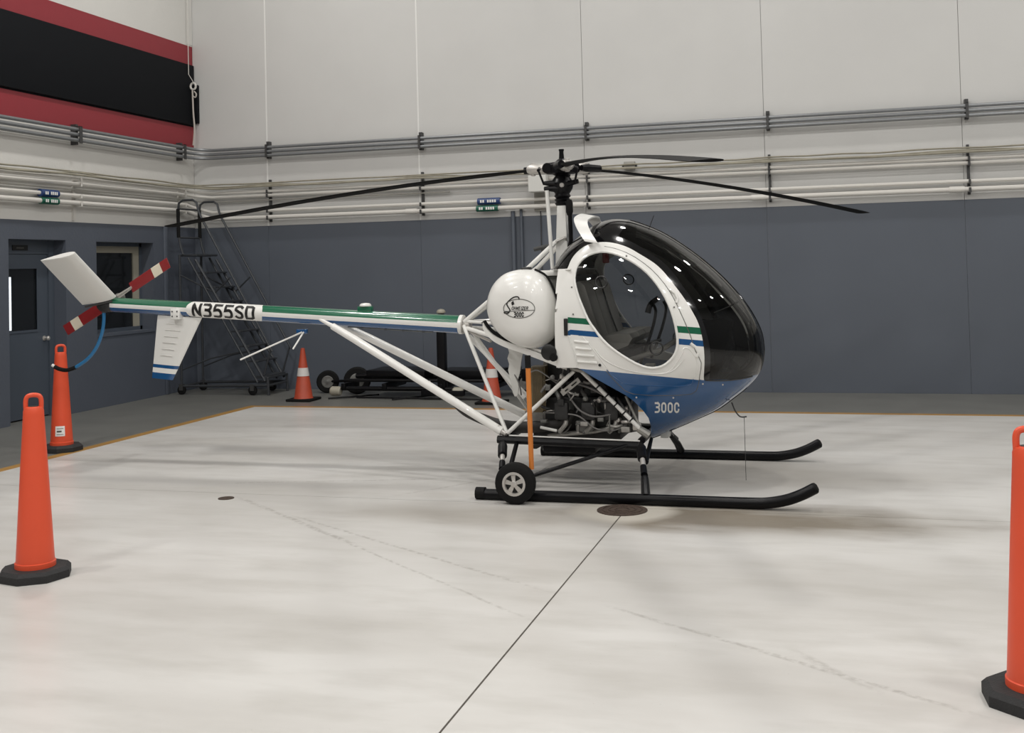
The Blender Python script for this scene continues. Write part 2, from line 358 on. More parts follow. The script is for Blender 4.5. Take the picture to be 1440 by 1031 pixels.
MB().tube([(XL+.10, YB-.17, 4.55), (XL+.105, YB-.17, 4.46), (XL+.15, YB-.17, 4.43), (XL+.165, YB-.17, 4.48), (XL+.13, YB-.17, 4.52)], .011, 8, smooth_path=4).build('hook', M['rope'], parent=rp)
MB().tube([(XL+.10, YB-.17, 4.56), (XL+.11, YB-.17, 4.2), (XL+.125, YB-.17, 3.95), (XL+.10, YB-.17, 3.70)], .013, 8, smooth_path=4).build('lower_rope', M['rope'], parent=rp)

# conduits and pipes along both walls
def run(name, zl, zb, r, m, label, off=.11, y0=4.0, x1=X_RIGHT-.05, cat='pipe', grp='pipes along the walls', rc=.28):
    a = off; P = [(XL+a, y0, zl), (XL+a, YB-a-rc-.35, zl)]
    for t in np.linspace(0, math.pi/2, 7):
        f = t/(math.pi/2); P.append((XL+a+rc*(1-math.cos(t)), YB-a-rc+rc*math.sin(t), zl+(zb-zl)*f))
    P += [(XL+a+rc+.35, YB-a, zb), (x1, YB-a, zb)]
    return tag(MB().tube(P, r, 10).build(name, m), label, cat, grp)
run('conduit', 3.64, 3.61, .024, M['steel'], 'uppermost of the three grey steel conduits along the white walls', cat='conduit', grp='grey steel conduits')
run('conduit', 3.572, 3.55, .024, M['steel'], 'middle one of the three grey steel conduits along the white walls', cat='conduit', grp='grey steel conduits')
run('conduit', 3.50, 3.49, .024, M['steel'], 'lowest of the three grey steel conduits along the white walls', cat='conduit', grp='grey steel conduits')
run('pipe', 3.0, 2.955, .023, M['pipe'], 'upper of the white pipe pair below the loose cables', off=.10)
run('pipe', 2.935, 2.892, .023, M['pipe'], 'lower of the white pipe pair below the loose cables', off=.10)
P_THIN = run('pipe', 2.785, 2.665, .024, M['pipe'], 'thin white pipe running just above the thick lowest pipe', off=.10)
P_LOW = run('pipe', 2.69, 2.565, .032, M['pipe'], 'thick lowest white pipe just above the blue-grey wall paint', off=.10)
run('conduit', 2.865, 2.825, .011, M['box_grey'], 'thin grey tube between the two pairs of white pipes', off=.060, x1=-5.25, cat='conduit', grp='thin tubes')
def cable(zl, zb, sag, r, label, off, x1=X_RIGHT-.05):
    P = []; rnd = random.Random(int(zl*1e4))
    for y in np.arange(5.0, YB-.5, .45): P.append((XL+off, y, zl-sag*abs(math.sin(y*1.287))+rnd.uniform(-.008, .008)))
    P.append((XL+off+.08, YB-off-.08, zb))
    for x in np.arange(XL+.55, x1, .45): P.append((x, YB-off, zb-sag*abs(math.sin((x+8.166)*math.pi/2.4385))+rnd.uniform(-.008, .008)))
    return tag(MB().tube(P, r, 6, smooth_path=3).build('cable', M['cable']), label, 'cable', 'loose cables')
cable(3.095, 3.085, .004, .012, 'taut topmost cable of the loose bundle on the wall hangers', .085)
cable(3.075, 3.065, .030, .012, 'slightly sagging second cable of the loose bundle on the hangers', .112)
cable(3.055, 3.045, .022, .010, 'deepest sagging thin cable of the loose bundle on the hangers', .14)
cable(3.04, 3.03, .012, .014, 'thick lowest cable of the loose bundle, close above the pipes', .18)
for k, x in enumerate([s+.055 for s in seams if XL+.3 < s < 4.5]):
    tag(MB().box((x-.022, YB-.082, 3.445), (x+.022, YB-.001, 3.70)).box((x-.016, YB-.146, 3.455), (x+.016, YB-.138, 3.650)).box((x-.016, YB-.146, 3.642), (x+.016, YB-.001, 3.650)).build('conduit_clamp', M['bracket'], smooth=0), f'dark channel clamp on the grey conduits, {ORD[k]} from the corner along the back wall', 'clamp', 'conduit clamps on the back wall')
    hg = MB().box((x-.016, YB-.04, 2.50), (x+.016, YB-.001, 3.13))
    for z, r in ((2.565, .032), (2.665, .024), (2.892, .023), (2.955, .023)): hg.box((x-.014, YB-.142, z-r-.010), (x+.014, YB-.04, z-r-.003)); hg.box((x-.014, YB-.145, z-r-.010), (x+.014, YB-.138, z+.02))
    tag(hg.build('pipe_hanger', M['bracket'], smooth=0), f'slim dark upright hanger carrying the white pipes, {ORD[k]} from the corner along the back wall', 'hanger', 'pipe hangers on the back wall')
    if k: MB().lathe([(-.09, .040), (.09, .040)], (x-.15, YB-.10, 2.565), (1, 0, 0), 14).build('pipe_coupling', M['pipe'], parent=P_LOW)
for k, y in enumerate((14.62, 12.22, 9.8)):
    tag(MB().box((XL+.001, y-.022, 3.445), (XL+.082, y+.022, 3.71)).box((XL+.138, y-.03, 3.46), (XL+.146, y+.03, 3.682)).box((XL+.001, y-.03, 3.674), (XL+.146, y+.03, 3.682)).build('conduit_clamp', M['bracket'], smooth=0), f'dark channel clamp on the grey conduits, {ORD[k]} from the corner along the left wall', 'clamp', 'conduit clamps on the left wall')
    hg = MB().box((XL+.001, y-.02, 2.47), (XL+.03, y+.02, 3.12))
    for z, r in ((2.69, .032), (2.785, .024), (2.935, .023), (3.0, .023)): hg.box((XL+.02, y-.014, z-r-.010), (XL+.142, y+.014, z-r-.003)); hg.box((XL+.138, y-.014, z-r-.010), (XL+.145, y+.014, z+.02))
    tag(hg.build('pipe_hanger', M['pipe'], smooth=0), f'pale upright pipe hanger, {ORD[k]} from the corner along the left wall', 'hanger', 'pipe hangers on the left wall')
# marker sleeves on pipes
def sleeve(pipe, p0, p1, r, m, label, face):
    o = MB().tube([p0, p1], r, 14).build('pipe_marker', m, parent=pipe); o['label'] = label
    a, b = np.array(p0), np.array(p1); nn = np.array(face, float)
    for k in range(7):
        if k == 2: continue
        q = a+(b-a)*(.14+.105*k); e = (b-a)*.075
        MB().add([q+nn*(r+.002)+(0, 0, -.02), q+e+nn*(r+.002)+(0, 0, -.02), q+e+nn*(r+.002)+(0, 0, .018), q+nn*(r+.002)+(0, 0, .018)], [(0, 1, 2, 3)]).build('marker_print', M['whiteink'], parent=o, smooth=0)
sleeve(P_THIN, (-4.82, YB-.10, 2.665), (-4.49, YB-.10, 2.665), .047, M['label_blue'], 'blue pipe marker with white lettering', (0, -1, 0))
sleeve(P_LOW, (-4.84, YB-.10, 2.565), (-4.52, YB-.10, 2.565), .044, M['label_green'], 'green pipe marker with white lettering', (0, -1, 0))
sleeve(P_THIN, (XL+.10, 11.48, 2.785), (XL+.10, 11.80, 2.785), .047, M['label_blue'], 'blue pipe marker with white lettering', (1, 0, 0))
sleeve(P_LOW, (XL+.10, 11.49, 2.69), (XL+.10, 11.80, 2.69), .044, M['label_green'], 'green pipe marker with white lettering', (1, 0, 0))
bx = MB().box((-4.03, YB-.29, 2.755), (-3.775, YB-.135, 2.985), bev=.008).box((-3.95, YB-.14, 2.80), (-3.91, YB-.001, 2.855)).box((-3.95, YB-.14, 2.79), (-3.91, YB-.001, 2.80)).build('junction_box', M['box_white']); tag(bx, 'square off-white electrical box on the back wall behind the rotor mast', 'box')
MB().box((-4.02, YB-.294, 2.765), (-3.785, YB-.29, 2.975)).build('box_cover', M['box_white'], parent=bx, smooth=0)
tag(MB().box((-4.01, YB-.06, 2.50), (-3.80, YB-.002, 2.78), bev=.005).build('cable_trunking', M['box_grey']), 'short grey trunking piece below the off-white electrical box', 'trunking')
sb = MB().box((-2.73, YB-.07, 3.02), (-2.58, YB-.002, 3.13), bev=.008).build('switch_box', M['box_grey']); tag(sb, 'small grey box with two side knobs on the back wall above the pipes', 'box')
for s in (-1, 1): MB().lathe([(0, .018), (.03, .018)], (-2.655+s*.072, YB-.04, 3.065), (s, 0, 0), 10).build('side_knob', M['bracket'], parent=sb)
tag(MB().tube([(-4.33, YB-.034, 2.515), (-4.33, YB-.034, .9)], .030, 12).build('drop_pipe', M['wall_blue']), 'thicker blue-grey drop pipe down the back wall behind the fuel tank', 'pipe')
tag(MB().tube([(-4.21, YB-.034, 2.60), (-4.21, YB-.034, .9)], .020, 12).build('drop_pipe', M['wall_blue']), 'thinner blue-grey drop pipe down the back wall behind the fuel tank', 'pipe')
tag(MB().tube([(-3.93, YB-.02, 2.5), (-3.93, YB-.02, .8)], .007, 6).build('drop_conduit', M['bracket']), 'very thin dark conduit dropping below the off-white electrical box', 'conduit')

# ceiling lamps (the hangar's own lights)
def lamp(x, y, k):
    e = empty('ceiling_light', (x, y, Z_CEIL-.55), f'hanging high bay lamp {k}', 'lamp', 'ceiling lamps')
    MB().lathe([(0, .30), (.06, .30), (.20, .10), (.30, .09)], (x, y, Z_CEIL-.55), (0, 0, 1), 20).build('housing', M['box_grey'], parent=e)
    MB().tube([(x, y, Z_CEIL-.25), (x, y, Z_CEIL)], .015, 6).build('hanger_rod', M['bracket'], parent=e)
    ld = bpy.data.lights.new('lamp_light', 'AREA'); ld.shape = 'DISK'; ld.size = .55; ld.energy = LAMP_WATTS*(.6 if y > 12 else 1.05)*(1.3 if x < -5 else 1); ld.color = (1, .975, .94)
    lo = bpy.data.objects.new('lamp_light', ld); COL.objects.link(lo); lo.parent = e; lo.location = (0, 0, -.01)
    return e
rows = ('front', 'second', 'middle', 'fourth', 'back'); cols = ('left', 'left middle', 'right middle', 'right')
for i, y in enumerate((-6.0, -1.2, 3.6, 8.2, 12.6)):
    for j, x in enumerate((-6.6, -1.6, 3.4, 8.4)):
        o = lamp(x, y, 0); o['label'] = f'round high bay lamp in the {rows[i]} row of the ceiling, {cols[j]} one'

# ================================================================ helicopter
YC = 8.98
def hp(px, py, dy=0.0): return on_y(px, py, YC+dy)
ROOT = empty('helicopter', (-2.15, YC, 0), 'small white, blue and green piston helicopter parked on skids in the hangar', 'helicopter')
def part(mb, name, m, parent=None, smooth=35, label=None):
    o = mb.build(name, m, parent=parent or ROOT, smooth=smooth)
    if label: o['label'] = label
    return o
def mirror(P): return [(p[0], 2*YC-p[1], p[2]) for p in P]
def both(name, pts, r, m, n=10, sp=0, parent=None, label=None):
    """a tube on the near side and its twin on the far side"""
    part(MB().tube(pts, r, n, smooth_path=sp), name, m, parent, label=label)
    part(MB().tube(mirror(pts), r, n, smooth_path=sp), name, m, parent, label=label)

# ---- cabin egg: centre profile, half widths
TOP = [(785, 378), (800, 351), (820, 331), (840, 316), (860, 309), (880, 309), (900, 314), (930, 326), (960, 344), (990, 366), (1020, 393), (1045, 421), (1062, 447), (1072, 470), (1075, 492)]
BOT = [(1075, 492), (1073, 510), (1066, 528), (1050, 545), (1035, 557), (1010, 575), (980, 589), (950, 602), (915, 616), (880, 618), (790, 618)]
tp = np.array([hp(*p)[[0, 2]] for p in TOP]); bt = np.array([hp(*p)[[0, 2]] for p in BOT])[::-1]
XN = tp[-1, 0]; ZN = tp[-1, 1]; XR = -2.20
tp[0] = (XR, 1.712)
def dens(A):                       # spline through the profile
    S = spline([(a, 0, b) for a, b in A], 12); return np.array([(s.x, s.z) for s in S])
TPD, BTD = dens(tp), dens(bt)
def ztop(X): return np.interp(X, np.maximum.accumulate(TPD[:, 0]), TPD[:, 1])
def zbot(X): return np.interp(X, np.maximum.accumulate(BTD[:, 0]), BTD[:, 1])
WMAX = .64
def halfw(X):
    X = np.asarray(X, float); f = np.clip((X+1.62)/(XN+1.62), 0, 1)
    g = np.clip((-1.62-X)/.6, 0, 1)
    return WMAX*np.power(np.maximum(1-np.power(f, 2.35), 0), .55)*(1-.06*g*g)
def zmid(X): return np.interp(X, [-2.2, -1.3, XN], [1.16, 1.10, ZN])
NU, NL = 2.35, 1.9
def shell_y(X, Z):
    """lateral half width of the egg at (X, Z)"""
    zt, zb, zm, w_ = ztop(X), zbot(X), zmid(X), halfw(X)
    f = (Z-zm)/max(zt-zm, 1e-4) if Z > zm else (zm-Z)/max(zm-zb, 1e-4); n = NU if Z > zm else NL
    f = min(abs(f), 1.0)
    return w_*(max(1-f**n, 0))**(1/n)
def on_shell(px, py, off=0.0):
    y = -.6
    for _ in range(25):
        p = hp(px, py, y); y = .5*y+.5*(-(shell_y(p[0], p[2])+off))
    return hp(px, py, y)
def closed(P, k=8):
    P = [Vector((p[0], p[1], 0)) for p in P]; n = len(P); out = []
    for i in range(n):
        a, b, c, d = P[i-1], P[i], P[(i+1) % n], P[(i+2) % n]
        for j in range(k):
            t = j/k; q = .5*((2*b)+(c-a)*t+(2*a-5*b+4*c-d)*t*t+(3*b-a-3*c+d)*t**3); out.append((q.x, q.y))
    return np.array(out)
def sdf(poly):
    A = np.array(poly, float); B = np.roll(A, -1, 0)
    def f(q):
        q = np.atleast_2d(q); out = np.empty(len(q))
        d = B-A; l2 = (d**2).sum(1)+1e-12
        for i, p in enumerate(q):
            t = np.clip(((p-A)*d).sum(1)/l2, 0, 1); e = p-(A+d*t[:, None]); m = math.sqrt((e**2).sum(1).min())
            c = ((A[:, 1] > p[1]) != (B[:, 1] > p[1])) & (p[0] < (B[:, 0]-A[:, 0])*(p[1]-A[:, 1])/(B[:, 1]-A[:, 1]+1e-12)+A[:, 0])
            out[i] = -m if c.sum() % 2 else m
        return out
    return f
c4 = lambda L_: [(780+x/4.297, 300+y/4.297) for x, y in L_]
EDGE_A = c4([(80, 330), (100, 280), (140, 230), (200, 190), (280, 174), (360, 180), (440, 205), (520, 250), (600, 300), (660, 355), (720, 430), (780, 510), (830, 590), (870, 670), (895, 770), (905, 880), (900, 1005)])
WHITE = [(760, 379), (798, 378)]+[tuple(p) for p in [(v.x, v.y) for v in spline([(a, b, 0) for a, b in EDGE_A], 6)]]+[(989.4, 534.5), (815, 518.6), (760, 516)]
FRAME = [(790, 378)]+[(v.x, v.y) for v in spline([(a, b, 0) for a, b in [(801, 352), (824, 332), (846, 329), (870, 333), (890, 341), (910, 353), (930, 367), (946, 383), (960, 402), (974, 422), (985, 444), (993, 466), (998, 490), (999, 512), (997, 538)]], 6)]+[(960, 560), (760, 560)]
WINDOW = closed(c4([(125, 440), (119, 390), (130, 330), (160, 285), (210, 250), (280, 232), (350, 240), (420, 266), (490, 305), (560, 360), (620, 430), (670, 510), (705, 590), (730, 680), (742, 760), (738, 820), (715, 870), (670, 913), (620, 933), (560, 933), (490, 908), (420, 868), (350, 820), (290, 765), (240, 700), (200, 640), (165, 560), (142, 500)]))
DOOR = closed([(803, 385), (803, 420), (808, 450), (818, 475), (834, 500), (853, 522), (872, 543), (890, 554), (935, 556), (972, 554), (981, 544), (984, 527), (986, 510), (978, 494), (970, 470), (957, 440), (943, 412), (925, 388), (905, 370), (880, 355), (850, 346.5), (825, 350), (810, 365)], 6)
BLUE = [(700, 516), (815, 518.6), (989.4, 534.8), (1030, 534), (1050, 531), (1066, 526.5), (1100, 516), (1100, 700), (700, 700)]
ROOF = [(700, 250), (884, 250), (884, 308), (876, 322), (868, 334), (866, 345), (860, 370), (700, 379)]
ENG = [(700, 517), (813, 517.5), (835, 531), (860, 545), (880, 556), (891, 564), (904, 577), (912, 588), (915.5, 600), (914.5, 640), (700, 640)]
STR = lambda y0, y1, y2, y3: [(795, y0), (1000, y1), (1000, y2), (797, y3)]
GRN = [(794, 445.7), (1000, 462.2), (1000, 471.8), (794, 454)]
BLU = [(798, 463.3), (1000, 480), (1000, 488.5), (798, 470.6)]
FN = {k: sdf(v) for k, v in dict(white=WHITE, frame=FRAME, window=WINDOW, door=DOOR, blue=BLUE, roof=ROOF, eng=ENG, grn=GRN, blu=BLU).items()}
def near_px(co): co = np.array(co, float); co[:, 1] = YC-np.abs(co[:, 1]-YC); return project(co)

# grid of the egg
us = np.concatenate([np.linspace(XR, -1.0, 58), XN-(XN+1.0)*np.power(np.linspace(1, 0, 46)[1:], 1.9)]); us[-1] = XN-.0006
NT = 176; V = []; Fq = []
for X in us:
    zt, zb, zm, w_ = float(ztop(X)), float(zbot(X)), float(zmid(X)), float(halfw(X))
    aa = np.linspace(0, 2*math.pi, 1441)[:-1]; sa, ca = np.sin(aa), np.cos(aa); nn_ = np.where(sa >= 0, NU, NL)
    yy = np.sign(ca)*np.abs(ca)**(2/nn_)*w_; zz = np.abs(sa)**(2/nn_); zz = np.where(sa >= 0, zm+zz*(zt-zm), zm-zz*(zm-zb))
    def seg(i0, i1, m):                       # m points, arc length spaced, so poles and equator stay vertices
        ii = np.arange(i0, i1+1) % 1440; py, pz = yy[ii], zz[ii]; L_ = np.concatenate([[0], np.cumsum(np.hypot(np.diff(py), np.diff(pz))+1e-9)])
        t = np.linspace(0, L_[-1], m+1)[:-1]; return list(zip(np.interp(t, L_, py), np.interp(t, L_, pz)))
    for q4 in range(4):
        for y, z in seg(q4*360, q4*360+360, NT//4): V.append((X, YC+y, z))
for i in range(len(us)-1):
    for k in range(NT): Fq.append((i*NT+k, i*NT+(k+1) % NT, (i+1)*NT+(k+1) % NT, (i+1)*NT+k))
Fq.append(tuple((len(us)-1)*NT+k for k in range(NT)))
sm = bpy.data.meshes.new('tmp'); sm.from_pydata(V, [], Fq)
bm = bmesh.new(); bm.from_mesh(sm); bmesh.ops.recalc_face_normals(bm, faces=bm.faces[:])
def cut(bm, f):
    bm.verts.ensure_lookup_table(); bm.verts.index_update()
    val = f([v.co[:] for v in bm.verts]); val = np.where(np.abs(val) < 1e-4, 1e-4, val)
    todo = [e for e in bm.edges if val[e.verts[0].index]*val[e.verts[1].index] < 0]
    info = []
    for e in todo: a, b = e.verts; info.append((e, a, val[a.index]/(val[a.index]-val[b.index])))
    nv = []
    for e, a, t in info: ne, v = bmesh.utils.edge_split(e, a, min(max(t, .02), .98)); nv.append(v)
    if nv: bmesh.ops.connect_verts(bm, verts=nv)
def px_f(k): g = FN[k]; return lambda co: g(near_px(co))
def rear_f(co): co = np.array(co); return np.maximum(-2.085-co[:, 0], -1e9)*(co[:, 2] < 1.72)+1e-3*(co[:, 2] >= 1.72)*-1
for k in ('window', 'door', 'white', 'frame', 'blue', 'roof', 'eng', 'grn', 'blu'): cut(bm, px_f(k))
fs = list(bm.faces); cen = np.array([f.calc_center_median()[:] for f in fs]); q = near_px(cen)
S = {k: FN[k](q) < 0 for k in FN}
groups = {}
for i, f in enumerate(fs):
    far = cen[i, 1] > YC
    if S['eng'][i]: continue
    if cen[i, 0] < -2.085 and cen[i, 2] < 1.715: continue
    mi = 0
    if S['window'][i]: key = ('door_glass', far)
    elif S['door'][i] or S['white'][i]:
        key = ('door', far) if S['door'][i] else ('cabin_side', far)
        if S['blue'][i] and not S['white'][i]: mi = 1
        elif S['grn'][i] and cen[i, 0] > -2.0: mi = 2
        elif S['blu'][i] and cen[i, 0] > -1.99: mi = 1
    elif S['blue'][i]: key = ('cabin_tub', None); mi = 1
    elif S['roof'][i]: key = ('roof_panel', None); mi = 0
    elif S['frame'][i]: key = ('windshield_frame', far)
    else: key = ('windshield', None)
    groups.setdefault(key, []).append((f, mi))
CABM = {'door_glass': [M['doorglass']], 'door': [M['hwhite'], M['hblue'], M['hgreen']], 'cabin_side': [M['hwhite'], M['hblue'], M['hgreen']], 'cabin_tub': [M['hwhite'], M['hblue']],
        'roof_panel': [M['hblack']], 'windshield_frame': [M['hblack']], 'windshield': [M['windshield']]}
THK = {'door_glass': 0, 'door': .018, 'cabin_side': .014, 'cabin_tub': .012, 'roof_panel': .01, 'windshield_frame': .012, 'windshield': 0}
CAB = {}
bm.normal_update()
vn = {v: v.normal.copy() for v in bm.verts}
for key, L_ in sorted(groups.items(), key=lambda t: t[0][0] == 'door_glass'):
    name, far = key; ids = {}; mb = MB(); vl = []; out = .004 if name == 'door' else 0.0
    def vid(v):
        if v not in ids: ids[v] = len(vl); vl.append(v)
        return ids[v]
    fl_ = [([vid(v) for v in f.verts], mi) for f, mi in L_]
    outer = [tuple(v.co+vn[v]*out) for v in vl]; t = THK[name]
    if name == 'door_glass': outer = [tuple(v.co-vn[v]*.008) for v in vl]
    mb.v = list(outer); 
    for f, mi in fl_: mb.f.append(tuple(f)); mb.m.append(mi)
    if t:
        k = len(vl); mb.v += [tuple(v.co-vn[v]*t) for v in vl]; cnt = {}
        for f, mi in fl_:
            mb.f.append(tuple(i+k for i in f[::-1])); mb.m.append(mi)
            for a, b in zip(f, f[1:]+f[:1]): cnt[(a, b)] = mi
        for (a, b), mi in cnt.items():
            if (b, a) not in cnt: mb.f.append((b, a, a+k, b+k)); mb.m.append(mi)
    o = mb.build(name, CABM[name], parent=CAB[('door', far)] if name == 'door_glass' else ROOT, smooth=40)
    CAB[key] = o
CAB[('windshield', None)]['label'] = 'smoked wraparound windshield'
CAB[('door', False)]['label'] = 'white door with a large oval window and striped paint'
bm.free(); bpy.data.meshes.remove(sm)

# door trim: window gasket, seams, vents, latch, pressed swage lines, louvres
def shell_line(P, off, k=0):
    P = [(a, b, 0) for a, b in P]
    if k: P = [(v.x, v.y) for v in spline(P, k)]
    return [on_shell(p[0], p[1], off) for p in P]
for far in (False, True):
    dr_ = CAB[('door', far)]; mm = (lambda P: mirror(P)) if far else (lambda P: P)
    wl_ = [tuple(p) for p in WINDOW[::4]]
    part(MB().tube(mm([on_shell(p[0], p[1], .006) for p in wl_+wl_[:1]]), .010, 8, cap=False), 'window_gasket', M['hwhite'], dr_)
    sl = [tuple(p) for p in DOOR[::3] if p[0] > 849]
    part(MB().tube(mm([on_shell(p[0], p[1], .003) for p in sl]), .0035, 6), 'door_seal', M['inkgrey'], dr_)
    for cx, cy in ((845.5, 397), (923, 490)):
        R = 9 if cy > 450 else 8.2
        part(MB().tube(mm([on_shell(cx+R*math.cos(a), cy+R*math.sin(a), .0) for a in np.linspace(0, 2*math.pi, 25)]), .006, 6, cap=False), 'vent_ring', M['ink'], dr_)
        p = [on_shell(cx+R*.8*math.cos(a), cy+R*.8*math.sin(a), .002) for a in np.linspace(0, 2*math.pi, 20, endpoint=False)]
        part(MB().add(mm(p), [tuple(range(20))]), 'vent_cap', M['doorglass'], dr_)
    part(MB().tube(mm(shell_line([(853, 520), (868, 534), (884, 541), (930, 543), (968, 542), (975, 533)], .003, 5)), .004, 6), 'swage_line', M['hblue'], dr_)
    part(MB().tube(mm(shell_line([(836, 490), (850, 506), (880, 520), (918, 526), (945, 522), (962, 505)], .004, 6)), .005, 6), 'swage_line', M['hwhite'], dr_)
    part(MB().tube(mm(shell_line([(930, 527), (944, 520), (958, 500), (962, 490), (970, 492), (980, 508), (979, 525), (976, 531)], .004, 6)), .004, 6), 'swage_line', M['hwhite'], dr_)
    a = on_shell(843.5, 513.5, .004); part(MB().lathe([(-.004, .011), (.005, .011)], mm([a])[0], (0, 1, 0), 14), 'latch_hole', M['ink'], dr_)
    for cx, cy in ((881, 360), (804, 404), (806, 442), (948, 432)):
        a = on_shell(cx, cy, .006); part(MB().lathe([(-.006, .006), (.006, .006)], mm([a])[0], (0, 1, 0), 10), 'rivet', M['engine2'], dr_)
    sd = CAB[('cabin_side', far)]
    for cx, cy in ((975, 491), (946, 415)):
        b = mm([on_shell(cx-4, cy-8, .008), on_shell(cx+3, cy-3, .010), on_shell(cx+7, cy+5, .008), on_shell(cx+5, cy+11, .006)])
        part(MB().tube(b, .011, 8), 'hinge', M['hwhite'], sd)
    for k in range(4):
        y = 480+9.5*k; b = mm([on_shell(808+k*1.5, y, .001), on_shell(818+k*2.5, y+1, .007), on_shell(828+k*4.0, y+2, .001)])
        part(MB().tube(b, .013, 8, flat=.8), 'louvre', M['hwhite'], sd)
    part(MB().tube(mm(shell_line([(800, 474), (807, 498), (813, 517)], .004, 4)), .005, 6), 'swage_line', M['hwhite'], sd)
    part(MB().tube(mm(shell_line([(820, 474), (842, 502), (856, 521)], .004, 4)), .004, 6), 'swage_line', M['hwhite'], sd)
# canopy seams
tub = CAB[('cabin_tub', None)]; wsh = CAB[('windshield', None)]
part(MB().tube([(p_[0]+.001, YC, p_[1]+.001) for p_ in TPD[::4] if p_[0] > -1.62]+[(p_[0]+.001, YC, p_[1]) for p_ in BTD[::-1][4::5] if p_[1] > .85], .009, 6, flat=.5), 'centre_strip', M['hblack'], wsh)
for far in (False, True):
    mm = (lambda P: mirror(P)) if far else (lambda P: P)
    part(MB().tube(mm(shell_line([(1004, 440), (1016, 435), (1028, 430)], .0005, 5)+[(hp(1044, 420)[0], YC-.01, ztop(hp(1044, 420)[0]))]), .004, 6), 'cross_strip', M['rubber'], wsh)
    part(MB().tube(mm(shell_line([(992, 535.3), (1012, 535.6), (1030, 534.6), (1048, 531.8), (1058, 529.4)], .003, 5)), .005, 6), 'canopy_seal', M['ink'], tub)
    for cx, cy in ((988.5, 540), (1016.5, 541), (895, 559), (947, 559.5)):
        a = on_shell(cx, cy, .002); part(MB().lathe([(-.004, .007), (.003, .006)], mm([a])[0], (0, 1, 0), 10), 'screw_head', M['silver'], tub)
part(MB().tube([(x, YC, zbot(x)-.002) for x in np.linspace(-1.46, -.70, 20)], .006, 6), 'keel_seam', M['ink'], tub)
xr_ = -2.085                                            # rear bulkhead plate closing the cabin
prof = []
for z in np.linspace(1.712, .945, 14): prof.append((xr_, YC-max(shell_y(xr_, z), .02)+.012, z))
prof += mirror(prof)[::-1]
part(MB().prism(prof, (.012, 0, 0)), 'rear_bulkhead', M['hwhite'])
part(MB().prism([(-2.20, YC-.30, 1.70), (-2.20, YC+.30, 1.70), (-1.98, YC+.55, 1.70), (-1.98, YC-.55, 1.70)], (0, 0, .008)), 'cowl_deck', M['hwhite'])
# hoop-shaped air scoop lip over the roof
def hoop(d):
    base = [(833, 341, -.50), (829, 335, -.48), (821, 321, -.40), (818, 310, -.30), (822, 305, -.20), (829, 302.5, -.08)]
    P = [Vector(hp(px+d, py+abs(d)*.18*(1 if d > 0 else -1), dy)) for px, py, dy in base]; P = P+[Vector(p) for p in mirror(P)][::-1]
    return spline(P, 5)
A_, B_ = hoop(-11), hoop(8)
mb = MB(); n = len(A_); N_ = [Vector((0, p.y-YC, p.z-1.75)).normalized() for p in A_]
mb.v = [tuple(p) for p in A_]+[tuple(p) for p in B_]+[tuple(p-N_[i]*.012) for i, p in enumerate(A_)]+[tuple(p-N_[i]*.012) for i, p in enumerate(B_)]
for i in range(n-1):
    mb.f += [(i, i+1, n+i+1, n+i), (2*n+i, 3*n+i, 3*n+i+1, 2*n+i+1), (i, 2*n+i, 2*n+i+1, i+1), (n+i, n+i+1, 3*n+i+1, 3*n+i)]; mb.m += [0]*4
part(mb, 'air_scoop', M['hwhite'])
# lettering -----------------------------------------------------
def arc(cx, cy, rx, ry, a0, a1, n=9): return [(cx+rx*math.cos(math.radians(a)), cy+ry*math.sin(math.radians(a))) for a in np.linspace(a0, a1, n)]
GL = {'N': [[(0, 0), (0, 1), (.6, 0), (.6, 1)]], '3': [[(.02, 1)]+[(.35, 1)]+arc(.35, .77, .25, .23, 90, -90)+[(.2, .54)], [(.3, .54)]+arc(.33, .27, .27, .27, 90, -90)+[(.02, .0)]],
      '5': [[(.58, 1), (.06, 1), (.04, .56), (.3, .60)]+arc(.32, .30, .28, .30, 80, -90)+[(.02, .02)]], 'S': [arc(.3, .76, .28, .24, 30, 180)+[(.03, .68), (.3, .52)]+arc(.3, .25, .28, .25, 70, -150)],
      'D': [[(0, 0), (0, 1), (.42, 1), (.58, .90), (.58, .10), (.42, 0), (0, 0)]], '0': [arc(.3, .72, .28, .28, 0, 180)+arc(.3, .28, .28, .28, 180, 360)+[(.58, .72)]],
      'C': [arc(.3, .72, .28, .28, 0, 180)+arc(.3, .28, .28, .28, 180, 360)], 'H': [[(0, 0), (0, 1)], [(.55, 0), (.55, 1)], [(0, .5), (.55, .5)]], 'W': [[(0, 1), (.18, 0), (.36, .8), (.54, 0), (.72, 1)]],
      'E': [[(.52, 0), (0, 0), (0, 1), (.52, 1)], [(0, .52), (.44, .52)]], 'I': [[(.2, 0), (.2, 1)]], 'Z': [[(0, 1), (.56, 1), (0, 0), (.56, 0)]], 'R': [[(0, 0), (0, 1), (.35, 1)]+arc(.35, .75, .22, .25, 90, -90)+[(0, .5)], [(.3, .5), (.58, 0)]]}
